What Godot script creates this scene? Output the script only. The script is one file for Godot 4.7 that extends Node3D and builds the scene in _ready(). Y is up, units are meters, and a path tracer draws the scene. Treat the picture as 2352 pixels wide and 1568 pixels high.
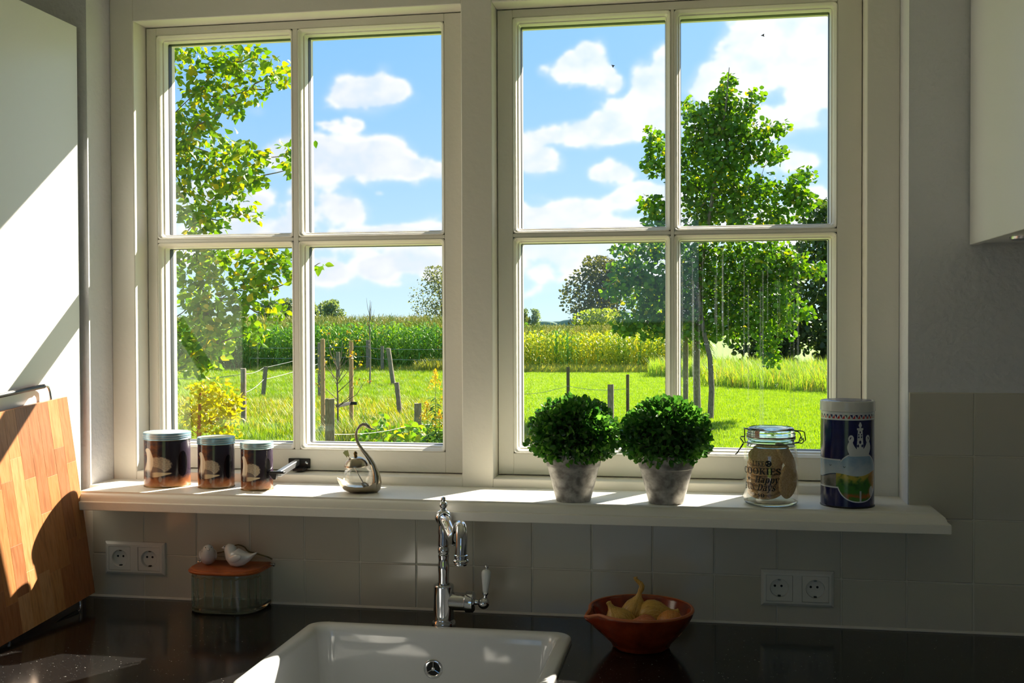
extends Node3D

# Metres, y up. z = 0 is the tiled face of the kitchen wall, +z goes into the room, -z into the garden.
const GROUND := -1.2055
const FLOOR := -1.003
const COUNTER := -0.103
const SILL := 0.161

var M := {}
var taken := {}
var rng := RandomNumberGenerator.new()
var sky_seed := 11


# ------------------------------------------------------------------ mesh builder
class MB:
	var p := PackedVector3Array()
	var t := PackedVector2Array()

	func tri(a: Vector3, b: Vector3, c: Vector3, ta := Vector2.ZERO, tb := Vector2.ZERO, tc := Vector2.ZERO) -> void:
		p.append(a); p.append(c); p.append(b)
		t.append(ta); t.append(tc); t.append(tb)

	func quad(a: Vector3, b: Vector3, c: Vector3, d: Vector3, ta := Vector2.ZERO, tb := Vector2.ZERO, tc := Vector2.ZERO, td := Vector2.ZERO) -> void:
		tri(a, b, c, ta, tb, tc)
		tri(a, c, d, ta, tc, td)

	func otri(a: Vector3, b: Vector3, c: Vector3, o: Vector3) -> void:
		if (b - a).cross(c - a).dot((a + b + c) / 3.0 - o) >= 0.0:
			tri(a, b, c)
		else:
			tri(a, c, b)

	func box(c: Vector3, s: Vector3, b := 0.0, B := Basis()) -> void:
		var h := s / 2.0
		b = minf(b, minf(h.x, minf(h.y, h.z)) * 0.9)
		var f := func(ax: int, sg: Vector3) -> Vector3:
			var q := (h - Vector3(b, b, b)) * sg
			q[ax] = h[ax] * sg[ax]
			return c + B * q
		for ax in 3:
			var u := (ax + 1) % 3
			var w := (ax + 2) % 3
			for k in [-1.0, 1.0]:
				var q := []
				for m in [[-1.0, -1.0], [1.0, -1.0], [1.0, 1.0], [-1.0, 1.0]]:
					var sg := Vector3()
					sg[ax] = k
					sg[u] = m[0]
					sg[w] = m[1]
					q.append((f as Callable).call(ax, sg))
				otri(q[0], q[1], q[2], c)
				otri(q[0], q[2], q[3], c)
		if b <= 0.0:
			return
		for ax in 3:
			var u := (ax + 1) % 3
			var w := (ax + 2) % 3
			for m in [[-1.0, -1.0], [1.0, -1.0], [1.0, 1.0], [-1.0, 1.0]]:
				var lo := Vector3()
				lo[ax] = -1.0
				lo[u] = m[0]
				lo[w] = m[1]
				var hi := lo
				hi[ax] = 1.0
				var a: Vector3 = (f as Callable).call(u, lo)
				var d: Vector3 = (f as Callable).call(w, lo)
				var e: Vector3 = (f as Callable).call(u, hi)
				var g: Vector3 = (f as Callable).call(w, hi)
				otri(a, d, g, c)
				otri(a, g, e, c)
		for i in 8:
			var sg := Vector3(1.0 if i & 1 else -1.0, 1.0 if i & 2 else -1.0, 1.0 if i & 4 else -1.0)
			otri((f as Callable).call(0, sg), (f as Callable).call(1, sg), (f as Callable).call(2, sg), c)

	# lo/hi corners
	func slab(x0: float, x1: float, y0: float, y1: float, z0: float, z1: float, b := 0.0) -> void:
		box(Vector3((x0 + x1) / 2, (y0 + y1) / 2, (z0 + z1) / 2), Vector3(absf(x1 - x0), absf(y1 - y0), absf(z1 - z0)), b)

	# profile of (r, y), listed upwards for an outside
	func lathe(prof: Array, seg: int, xf := Transform3D(), wob := 0.0, lobes := 0) -> void:
		var y0 := 1e9
		var y1 := -1e9
		for q in prof:
			y0 = minf(y0, q[1])
			y1 = maxf(y1, q[1])
		for i in seg:
			var a0 := TAU * i / seg
			var a1 := TAU * (i + 1) / seg
			var w0 := 1.0 + wob * cos(a0 * lobes)
			var w1 := 1.0 + wob * cos(a1 * lobes)
			for k in prof.size() - 1:
				var r0: float = prof[k][0]
				var r1: float = prof[k + 1][0]
				var u0: float = prof[k][1]
				var u1: float = prof[k + 1][1]
				var A := xf * Vector3(r0 * w1 * cos(a1), u0, r0 * w1 * sin(a1))
				var Bq := xf * Vector3(r0 * w0 * cos(a0), u0, r0 * w0 * sin(a0))
				var C := xf * Vector3(r1 * w0 * cos(a0), u1, r1 * w0 * sin(a0))
				var D := xf * Vector3(r1 * w1 * cos(a1), u1, r1 * w1 * sin(a1))
				var va := 1.0 - (u0 - y0) / maxf(y1 - y0, 1e-6)
				var vb := 1.0 - (u1 - y0) / maxf(y1 - y0, 1e-6)
				var ua := 1.0 - float(i) / seg
				var ub := 1.0 - float(i + 1) / seg
				if r0 > 1e-7:
					tri(A, Bq, C, Vector2(ub, va), Vector2(ua, va), Vector2(ua, vb))
				if r1 > 1e-7:
					tri(A, C, D, Vector2(ub, va), Vector2(ua, vb), Vector2(ub, vb))

	# rings of equal length; turned so that the outside faces out
	func loft(s: Array, caps := true, flip := true, closed := true) -> void:
		var from := p.size()
		var n: int = s[0].size()
		for k in s.size() - 1:
			for i in (n if closed else n - 1):
				var j := (i + 1) % n
				quad(s[k][i], s[k][j], s[k + 1][j], s[k + 1][i], Vector2(float(i) / n, float(k) / (s.size() - 1)), Vector2(float(i + 1) / n, float(k) / (s.size() - 1)), Vector2(float(i + 1) / n, float(k + 1) / (s.size() - 1)), Vector2(float(i) / n, float(k + 1) / (s.size() - 1)))
		if caps:
			for e in [0, s.size() - 1]:
				var c := Vector3()
				for q in s[e]:
					c += q
				c /= n
				for i in n:
					if e == 0:
						tri(c, s[e][(i + 1) % n], s[e][i])
					else:
						tri(c, s[e][i], s[e][(i + 1) % n])
		if flip:
			outward(from)

	func outward(from: int) -> void:
		var c := Vector3()
		for i in range(from, p.size()):
			c += p[i]
		c /= maxi(p.size() - from, 1)
		var vol := 0.0
		for i in range(from, p.size(), 3):
			vol += (p[i] - c).dot((p[i + 2] - c).cross(p[i + 1] - c))
		if vol < 0.0:
			for i in range(from, p.size(), 3):
				var q := p[i + 1]
				p[i + 1] = p[i + 2]
				p[i + 2] = q
				var w := t[i + 1]
				t[i + 1] = t[i + 2]
				t[i + 2] = w

	# a rod through points; r is a number or a list; squash flattens it along the first frame axis
	func tube(pts: Array, r, seg := 10, caps := true, closed := false) -> void:
		var rings := []
		var n := pts.size()
		var side := Vector3()
		for i in n:
			var d: Vector3
			if closed:
				d = (pts[(i + 1) % n] - pts[(i - 1 + n) % n]).normalized()
			else:
				d = (pts[mini(i + 1, n - 1)] - pts[maxi(i - 1, 0)]).normalized()
			if i == 0:
				side = d.cross(Vector3(0, 1, 0.02)).normalized()
				if side.length() < 0.5:
					side = Vector3.RIGHT
			side = (side - d * side.dot(d)).normalized()
			var up := d.cross(side)
			var rr: float = r[i] if r is Array else r
			var ring := PackedVector3Array()
			for k in seg:
				var a := TAU * k / seg
				ring.append(pts[i] + side * cos(a) * rr + up * sin(a) * rr)
			rings.append(ring)
		if closed:
			rings.append(rings[0])
		loft(rings, caps and not closed, true)

	func ball(c: Vector3, r: Vector3, seg := 16, rows := 10, B := Basis()) -> void:
		var prof := []
		for k in rows + 1:
			var a := -PI / 2 + PI * k / rows
			prof.append([maxf(cos(a), 0.0) if k > 0 and k < rows else 0.0, sin(a)])
		lathe(prof, seg, Transform3D(B * Basis.from_scale(r), c))

	func poly(pts: PackedVector2Array, xf: Transform3D, depth: float) -> void:
		var from := p.size()
		var idx := Geometry2D.triangulate_polygon(pts)
		for i in range(0, idx.size(), 3):
			var a := pts[idx[i]]
			var b := pts[idx[i + 1]]
			var c := pts[idx[i + 2]]
			if (b - a).cross(c - a) < 0.0:
				var q := b
				b = c
				c = q
			tri(xf * Vector3(a.x, a.y, depth / 2), xf * Vector3(b.x, b.y, depth / 2), xf * Vector3(c.x, c.y, depth / 2))
			tri(xf * Vector3(a.x, a.y, -depth / 2), xf * Vector3(c.x, c.y, -depth / 2), xf * Vector3(b.x, b.y, -depth / 2))
		for i in pts.size():
			var a := pts[i]
			var b := pts[(i + 1) % pts.size()]
			quad(xf * Vector3(a.x, a.y, -depth / 2), xf * Vector3(b.x, b.y, -depth / 2), xf * Vector3(b.x, b.y, depth / 2), xf * Vector3(a.x, a.y, depth / 2))
		outward(from)

	# normals smoothed where faces meet at less than the crease angle
	func mesh(crease := 38.0, tint = null) -> ArrayMesh:
		var n := PackedVector3Array()
		n.resize(p.size())
		var fn := PackedVector3Array()
		fn.resize(p.size() / 3)
		var at := {}
		for i in range(0, p.size(), 3):
			var q := (p[i + 2] - p[i]).cross(p[i + 1] - p[i])
			fn[i / 3] = q
			if crease > 0.0:
				for k in 3:
					var key := Vector3i((p[i + k] * 40000.0).round())
					if at.has(key):
						at[key].append(i / 3)
					else:
						at[key] = [i / 3]
		var least := cos(deg_to_rad(crease))
		for i in p.size():
			var own := fn[i / 3]
			var o := own.normalized()
			if crease > 0.0:
				var s := Vector3()
				for k in at[Vector3i((p[i] * 40000.0).round())]:
					if fn[k].normalized().dot(o) >= least:
						s += fn[k]
				o = s.normalized() if s.length() > 1e-14 else o
			n[i] = o
		var a := []
		a.resize(Mesh.ARRAY_MAX)
		a[Mesh.ARRAY_VERTEX] = p
		a[Mesh.ARRAY_NORMAL] = n
		a[Mesh.ARRAY_TEX_UV] = t
		if tint != null:
			var cols := PackedColorArray()
			cols.resize(p.size())
			cols.fill(tint)
			a[Mesh.ARRAY_COLOR] = cols
		var m := ArrayMesh.new()
		m.add_surface_from_arrays(Mesh.PRIMITIVE_TRIANGLES, a)
		return m


# ------------------------------------------------------------------ nodes
func numbered(called: String) -> String:
	taken[called] = taken.get(called, -1) + 1
	return called if taken[called] == 0 else "%s_%03d" % [called, taken[called]]

func tag(o: Node, label: String, category: String, group := "") -> Node:
	o.set_meta("label", label)
	o.set_meta("category", category)
	if group:
		o.set_meta("group", group)
	return o

func thing(called: String, label: String, category: String, at := Vector3.ZERO, group := "", turn := 0.0) -> Node3D:
	var o := Node3D.new()
	o.name = numbered(called)
	add_child(o, true)
	o.position = at
	o.rotation.y = turn
	tag(o, label, category, group)
	return o

func part(called: String, mb, material: Material, parent: Node, crease := 38.0) -> MeshInstance3D:
	var o := MeshInstance3D.new()
	o.name = called
	o.mesh = mb.mesh(crease) if mb is MB else mb
	o.material_override = material
	parent.add_child(o, true)
	return o

func solo(called: String, mb, material: Material, label: String, category: String, group := "", crease := 38.0) -> MeshInstance3D:
	var o := part(numbered(called), mb, material, self, crease)
	tag(o, label, category, group)
	return o

func struct(called: String, at := Vector3.ZERO, label := "", category := "") -> Node3D:
	var o := Node3D.new()
	o.name = called
	add_child(o, true)
	o.position = at
	o.set_meta("kind", "structure")
	if label:
		tag(o, label, category)
	return o

func many(called: String, mesh: Mesh, material: Material, where: Array, tint: Array, parent: Node) -> MultiMeshInstance3D:
	var mm := MultiMesh.new()
	mm.transform_format = MultiMesh.TRANSFORM_3D
	mm.use_colors = tint.size() > 0
	mm.mesh = mesh
	mm.instance_count = where.size()
	for i in where.size():
		mm.set_instance_transform(i, where[i])
		if tint.size():
			mm.set_instance_color(i, tint[i])
	var o := MultiMeshInstance3D.new()
	o.name = called
	o.multimesh = mm
	o.material_override = material
	o.set_meta("kind", "stuff")
	parent.add_child(o, true)
	return o


# ------------------------------------------------------------------ materials
func mat(c: Color, rough := 0.5, metal := 0.0, spec := 0.5) -> StandardMaterial3D:
	var m := StandardMaterial3D.new()
	m.albedo_color = c
	m.roughness = rough
	m.metallic = metal
	m.metallic_specular = spec
	return m

func rgb(r: int, g: int, b: int) -> Color:
	return Color(r / 255.0, g / 255.0, b / 255.0)

func noise_tex(freq: float, oct: int, stops: Array, size := 512, seed_ := 1, stretch := Vector2.ONE) -> NoiseTexture2D:
	var n := FastNoiseLite.new()
	n.noise_type = FastNoiseLite.TYPE_SIMPLEX_SMOOTH
	n.frequency = freq
	n.fractal_octaves = oct
	n.seed = seed_
	var x := NoiseTexture2D.new()
	x.width = int(size * stretch.x)
	x.height = int(size * stretch.y)
	x.seamless = true
	x.noise = n
	if stops.size():
		var g := Gradient.new()
		var offs := PackedFloat32Array()
		var cols := PackedColorArray()
		for s in stops:
			offs.append(s[0])
			cols.append(s[1])
		g.offsets = offs
		g.colors = cols
		x.color_ramp = g
	return x

func tri_map(m: StandardMaterial3D, tex: Texture2D, scale: Vector3, offset := Vector3.ZERO, world := false) -> void:
	m.albedo_texture = tex
	m.uv1_triplanar = true
	m.uv1_world_triplanar = world
	m.uv1_scale = scale
	m.uv1_offset = offset

func glass(alpha := 0.02, tint := Color.WHITE) -> StandardMaterial3D:
	var m := mat(tint, 0.0)
	m.transparency = BaseMaterial3D.TRANSPARENCY_ALPHA
	m.albedo_color.a = alpha
	m.cull_mode = BaseMaterial3D.CULL_DISABLED
	return m

func solid_glass(c: Color) -> StandardMaterial3D:
	var m := mat(c, 0.0)
	m.transparency = BaseMaterial3D.TRANSPARENCY_ALPHA
	m.refraction_enabled = true
	m.refraction_scale = 0.05
	return m

func leaf_mat(rough := 0.45, through := Color(1.0, 0.95, 0.45)) -> StandardMaterial3D:
	var m := mat(Color.WHITE, rough)
	m.vertex_color_use_as_albedo = true
	m.backlight_enabled = true
	m.backlight = through
	m.cull_mode = BaseMaterial3D.CULL_DISABLED
	return m

func bump(m: StandardMaterial3D, tex: Texture2D, cm: float) -> void:
	m.heightmap_enabled = true
	m.heightmap_texture = tex
	m.heightmap_scale = cm

func make_materials() -> void:
	var fine := noise_tex(0.03, 4, [], 512, 3)
	# painted joinery: cream, faint brush relief
	M.paint = mat(rgb(240, 236, 225), 0.38)
	M.paint.uv1_triplanar = true
	M.paint.uv1_scale = Vector3(2, 2, 2)
	bump(M.paint, fine, 0.06)
	M.plaster = mat(rgb(222, 222, 226), 0.85)
	M.plaster.uv1_triplanar = true
	M.plaster.uv1_world_triplanar = true
	M.plaster.uv1_scale = Vector3(3, 3, 3)
	bump(M.plaster, fine, 0.15)
	M.grout = mat(rgb(226, 222, 208), 0.9)
	M.cabinet = mat(rgb(244, 246, 245), 0.3)
	M.dark_gap = mat(rgb(60, 58, 54), 0.8)
	M.steel = mat(rgb(190, 192, 196), 0.22, 1.0)
	M.chrome = mat(rgb(205, 207, 212), 0.06, 1.0)
	M.black = mat(rgb(22, 22, 24), 0.35)
	M.black_soft = mat(rgb(20, 20, 22), 0.75)
	M.brick = mat(rgb(120, 72, 55), 0.9)
	M.floor = mat(rgb(206, 184, 150), 0.5)
	M.ceiling = mat(rgb(244, 244, 242), 0.9)
	M.spacer = mat(rgb(34, 40, 48), 0.5)
	M.glass = glass(0.012, Color(0.95, 1.0, 0.98))
	M.jar_wall = glass(0.02, Color(0.9, 1.0, 0.95))
	M.jar = solid_glass(Color(0.93, 1.0, 0.97, 0.0))
	M.ceramic = mat(rgb(214, 217, 219), 0.08)
	M.ceramic.clearcoat_enabled = true
	M.ceramic.clearcoat = 0.6
	M.ceramic.clearcoat_roughness = 0.04
	M.tiles = []
	for k in 4:
		var m := mat([rgb(204, 199, 183), rgb(207, 203, 187), rgb(202, 196, 179), rgb(206, 201, 188)][k], 0.12)
		m.uv1_triplanar = true
		m.uv1_world_triplanar = true
		m.uv1_scale = Vector3(4.5, 4.5, 4.5)
		m.uv1_offset = Vector3(k * 0.31, k * 0.17, 0)
		bump(m, noise_tex(0.008, 2, [], 256, 20), 0.06)
		M.tiles.append(m)
	# speckled black worktop
	var im := Image.create_empty(1024, 1024, false, Image.FORMAT_RGB8)
	im.fill(rgb(27, 26, 26))
	rng.seed = 5
	for k in 9000:
		var x := rng.randi_range(0, 1021)
		var y := rng.randi_range(0, 1021)
		var s := rng.randf()
		var g := 0.12 + 0.78 * pow(rng.randf(), 3.0)
		var sz := 1 if s < 0.7 else (2 if s < 0.96 else 3)
		im.fill_rect(Rect2i(x, y, sz, maxi(1, sz - rng.randi_range(0, 1))), Color(g, g * 0.99, g * 0.96))
	M.granite = mat(Color.WHITE, 0.13)
	tri_map(M.granite, ImageTexture.create_from_image(im), Vector3(1.6, 1.6, 1.6), Vector3.ZERO, true)
	# beech
	M.beech = []
	for k in 6:
		var base: Color = [rgb(186, 122, 68), rgb(200, 142, 88), rgb(174, 108, 60), rgb(194, 130, 76), rgb(162, 102, 60), rgb(206, 152, 104)][k]
		var tex := noise_tex(0.02, 4, [[0.0, base.darkened(0.16)], [0.45, base], [0.6, base.lightened(0.06)], [1.0, base.darkened(0.08)]], 256, 40 + k)
		var m := mat(Color.WHITE, 0.45)
		tri_map(m, tex, Vector3(16, 2.2, 16), Vector3(k * 0.37, k * 0.61, k * 0.13))
		M.beech.append(m)
	M.zinc = mat(Color.WHITE, 0.5, 0.25)
	tri_map(M.zinc, noise_tex(0.012, 5, [[0.0, rgb(84, 82, 80)], [0.40, rgb(140, 138, 134)], [0.55, rgb(176, 174, 170)], [1.0, rgb(226, 224, 220)]], 512, 61), Vector3(6, 6, 6))
	M.pewter = mat(rgb(172, 162, 146), 0.24, 1.0)
	M.leaf = leaf_mat()
	M.box_leaf = leaf_mat(0.22, Color(0.95, 1.0, 0.6))
	M.box_leaf.metallic_specular = 0.65
	M.bark = mat(Color.WHITE, 0.95)
	tri_map(M.bark, noise_tex(0.03, 4, [[0.0, rgb(70, 62, 52)], [0.5, rgb(112, 102, 86)], [1.0, rgb(150, 140, 122)]], 256, 71), Vector3(6, 1.5, 6))
	M.post = mat(Color.WHITE, 0.95)
	tri_map(M.post, noise_tex(0.03, 4, [[0.0, rgb(74, 66, 56)], [0.5, rgb(120, 110, 96)], [1.0, rgb(164, 154, 138)]], 256, 72), Vector3(14, 1.4, 14))
	M.stake = mat(Color.WHITE, 0.9)
	tri_map(M.stake, noise_tex(0.03, 4, [[0.0, rgb(150, 112, 72)], [0.5, rgb(184, 146, 102)], [1.0, rgb(206, 172, 128)]], 256, 73), Vector3(14, 1.4, 14))
	M.wire = mat(rgb(150, 150, 148), 0.5, 0.6)


func _ready() -> void:
	# camera
	var cam := Camera3D.new()
	cam.name = "camera"
	add_child(cam)
	cam.position = Vector3(-0.5503, 0.5445, 2.4109)
	cam.basis = Basis.from_euler(Vector3(deg_to_rad(-1.0064), deg_to_rad(9.8312), deg_to_rad(-0.171)))
	cam.fov = 34.294
	cam.near = 0.05
	cam.far = 2000.0
	cam.current = true
	# sun from the upper right outside, and the sky
	var travel := Vector3(-0.61, -0.765, 1.0)
	var sun := DirectionalLight3D.new()
	sun.name = "sun"
	add_child(sun)
	sun.look_at_from_position(Vector3.ZERO, travel)
	sun.light_color = Color(1.0, 0.955, 0.87)
	sun.light_energy = 5.2
	sun.light_angular_distance = 0.53
	sun.shadow_enabled = true
	sun.sky_mode = DirectionalLight3D.SKY_MODE_LIGHT_ONLY
	var we := WorldEnvironment.new()
	we.name = "environment"
	var e := Environment.new()
	e.background_mode = Environment.BG_SKY
	e.sky = make_sky(-travel)
	e.background_energy_multiplier = 0.88
	e.tonemap_mode = Environment.TONE_MAPPER_LINEAR
	e.tonemap_exposure = 1.22
	e.sdfgi_enabled = true
	e.ssao_enabled = true
	e.ssil_enabled = true
	we.environment = e
	add_child(we)
	# the place, large things first
	make_materials()
	build_room()
	build_window()
	build_kitchen()
	build_garden()
	build_things()


# ------------------------------------------------------------------ sky
func dir_at(az: float, el: float) -> Vector3:
	return Vector3(sin(deg_to_rad(az)) * cos(deg_to_rad(el)), sin(deg_to_rad(el)), -cos(deg_to_rad(az)) * cos(deg_to_rad(el)))

func make_sky(sun_to: Vector3) -> Sky:
	var w := 4096
	var h := 2048
	var rows := 1024
	# cumulus as soft blobs: azimuth, elevation, half width, half height, strength
	var blobs := [[-17.3, 11.3, 2.6, 1.1, 1.0], [-16.2, 11.8, 1.3, 0.9, 0.6], [-18.6, 8.3, 3.4, 1.7, 1.1], [-16.8, 8.0, 2.2, 1.2, 0.8], [-14.4, 7.7, 1.2, 0.8, 0.7], [-20.2, 8.3, 2.0, 1.4, 0.8], [-19.4, 5.8, 2.2, 1.6, 1.0],
		[-22.6, 4.7, 2.4, 1.2, 1.0], [-24.6, 6.2, 3.0, 1.2, 0.6], [-26.5, 4.0, 3.0, 2.0, 0.9], [-18.0, 4.1, 4.0, 0.8, 0.9], [-14.6, 4.6, 2.6, 0.9, 0.9], [-14.2, 2.9, 3.4, 1.5, 0.8], [-18.2, 2.6, 3.2, 1.3, 0.7], [-18.5, 10.0, 1.0, 0.5, 0.5],
		[-6.0, 13.1, 1.3, 1.2, 1.0], [-7.4, 12.6, 1.2, 0.8, 0.7], [-5.2, 12.2, 1.2, 0.9, 0.6], [-6.2, 9.6, 3.4, 0.9, 1.1], [-3.5, 10.3, 2.4, 1.3, 0.9], [-2.2, 12.0, 1.3, 2.2, 0.9], [-8.6, 8.3, 1.4, 1.2, 1.0], [-4.8, 7.6, 1.3, 0.9, 1.0], [-6.4, 5.3, 3.6, 1.0, 1.1],
		[-3.0, 6.3, 2.4, 0.8, 0.7], [4.0, 14.0, 3.6, 2.2, 1.3], [6.5, 12.2, 4.0, 3.0, 1.3], [1.2, 11.8, 2.2, 1.8, 1.1], [3.2, 9.8, 2.6, 1.2, 1.0], [0.5, 9.8, 2.0, 1.6, 0.9], [3.6, 8.0, 2.2, 0.9, 0.6], [-7.4, 3.2, 3.6, 1.6, 1.1], [-3.0, 3.2, 3.4, 1.7, 1.1], [1.5, 4.6, 4.0, 1.9, 0.9], [6.0, 5.0, 3.0, 2.0, 0.8], [9.0, 15.0, 4.0, 4.0, 1.0]]
	rng.seed = sky_seed
	for k in 150:   # the same kind of sky all the way round
		var az := rng.randf_range(13.0, 322.0)
		var el := pow(rng.randf(), 1.6) * 60.0 + 2.5
		var s := rng.randf_range(0.9, 2.4) * (1.0 + el / 25.0)
		for j in 3:
			blobs.append([az + rng.randf_range(-1.4, 1.4) * s, el + rng.randf_range(-0.4, 0.6) * s, s * rng.randf_range(0.9, 2.0), s * rng.randf_range(0.5, 0.9), rng.randf_range(0.6, 1.1)])
	for k in 16:
		blobs.append([rng.randf_range(-36.0, 12.0), rng.randf_range(19.0, 55.0), rng.randf_range(3.0, 7.0), rng.randf_range(1.5, 3.5), rng.randf_range(0.7, 1.1)])
	# every blob breaks up into smaller puffs along its edge
	for b in blobs.duplicate():
		for k in 9:
			var a := rng.randf() * TAU
			var s := rng.randf_range(0.22, 0.50)
			blobs.append([b[0] + cos(a) * b[2] * rng.randf_range(0.45, 0.95), b[1] + absf(sin(a)) * b[3] * rng.randf_range(0.1, 0.95) - b[3] * 0.15, b[2] * s * 1.15, b[3] * s * 1.5, rng.randf_range(0.35, 0.8)])
	for k in 60:
		var s := rng.randf_range(0.15, 0.5)
		blobs.append([rng.randf_range(-34.0, 12.0), rng.randf_range(1.5, 14.0), s * 2.2, s, rng.randf_range(0.2, 0.5)])
	var dens := PackedFloat32Array()
	dens.resize(w * rows)
	for b in blobs:
		var stretch := 1.0 / maxf(cos(deg_to_rad(b[1])), 0.3)
		var cx: float = b[0] / 360.0 * w
		var cy: float = (90.0 - b[1]) / 180.0 * h
		var rx: float = b[2] * stretch / 360.0 * w * 1.12
		var ry: float = b[3] / 180.0 * h * 1.12
		for y in range(maxi(0, int(cy - ry)), mini(rows, int(cy + ry) + 1)):
			var dy := (y - cy) / ry
			for x in range(int(cx - rx), int(cx + rx) + 1):
				var q := (x - cx) / rx
				var d := q * q + dy * dy
				if d < 1.0:
					var i := y * w + posmod(x, w)
					dens[i] = minf(1.7, dens[i] + b[4] * (1.0 - d) * (1.0 - d))
	var n := FastNoiseLite.new()
	n.noise_type = FastNoiseLite.TYPE_SIMPLEX_SMOOTH
	n.frequency = 1.0
	n.fractal_octaves = 5
	n.fractal_gain = 0.55
	n.seed = 7
	var data := PackedFloat32Array()
	data.resize(w * h * 4)
	var top := Vector3(0.075, 0.40, 0.93)
	var low := Vector3(0.66, 0.90, 1.03)
	var s := sun_to.normalized()
	var coss := PackedFloat32Array()
	var sins := PackedFloat32Array()
	for x in w:
		var az := (float(x) + 0.5) / w * TAU
		coss.append(-cos(az))
		sins.append(sin(az))
	for y in rows:
		var el := (0.5 - (y + 0.5) / h) * PI
		var ce := cos(el)
		var se := sin(el)
		var step := 1 if el < 0.4 else (2 if el < 0.9 else 4)
		var g := pow(1.0 - se, 5.5)
		var base := top.lerp(low, g)
		for x in range(0, w, step):
			var d := Vector3(sins[x] * ce, se, coss[x] * ce)
			var cs := d.dot(s)
			var near := maxf(cs, 0.0)
			var c := base + Vector3(0.30, 0.30, 0.24) * pow(near, 7.0) + Vector3(0.10, 0.12, 0.10) * near
			var q := dens[y * w + x]
			var a := 0.0
			var f := 0.0
			if q > 0.004:
				f = n.get_noise_3d(d.x * 22.0, d.y * 30.0, d.z * 22.0)
				a = smoothstep(0.20, 0.74, q * 0.80 + f * (0.62 + 0.45 * minf(q, 0.8)))
				a = maxf(a, 0.30 * smoothstep(0.0, 0.8, q + f * 0.3))
			var thick := clampf(smoothstep(0.55, 1.5, q) - f * 0.9, 0.0, 1.0)
			var white := Vector3(1.0, 1.01, 1.02) * (1.0 + 0.35 * pow(near, 5.0)) - Vector3(0.26, 0.20, 0.12) * thick * (1.0 - near * near)
			a *= clampf(0.90 + f * 0.55, 0.5, 1.0)
			c = c.lerp(white, a * 0.96)
			for k in step:
				var o := (y * w + x + k) * 4
				data[o] = c.x
				data[o + 1] = c.y
				data[o + 2] = c.z
				data[o + 3] = 1.0
	var down := PackedFloat32Array([0.16, 0.22, 0.09, 1.0])
	var line := PackedFloat32Array()
	for x in w:
		line.append_array(down)
	var whole := data.slice(0, rows * w * 4)
	for y in h - rows:
		whole.append_array(line)
	var im := Image.create_from_data(w, h, false, Image.FORMAT_RGBAF, whole.to_byte_array())
	var m := PanoramaSkyMaterial.new()
	m.panorama = ImageTexture.create_from_image(im)
	var sky := Sky.new()
	sky.sky_material = m
	return sky


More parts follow.
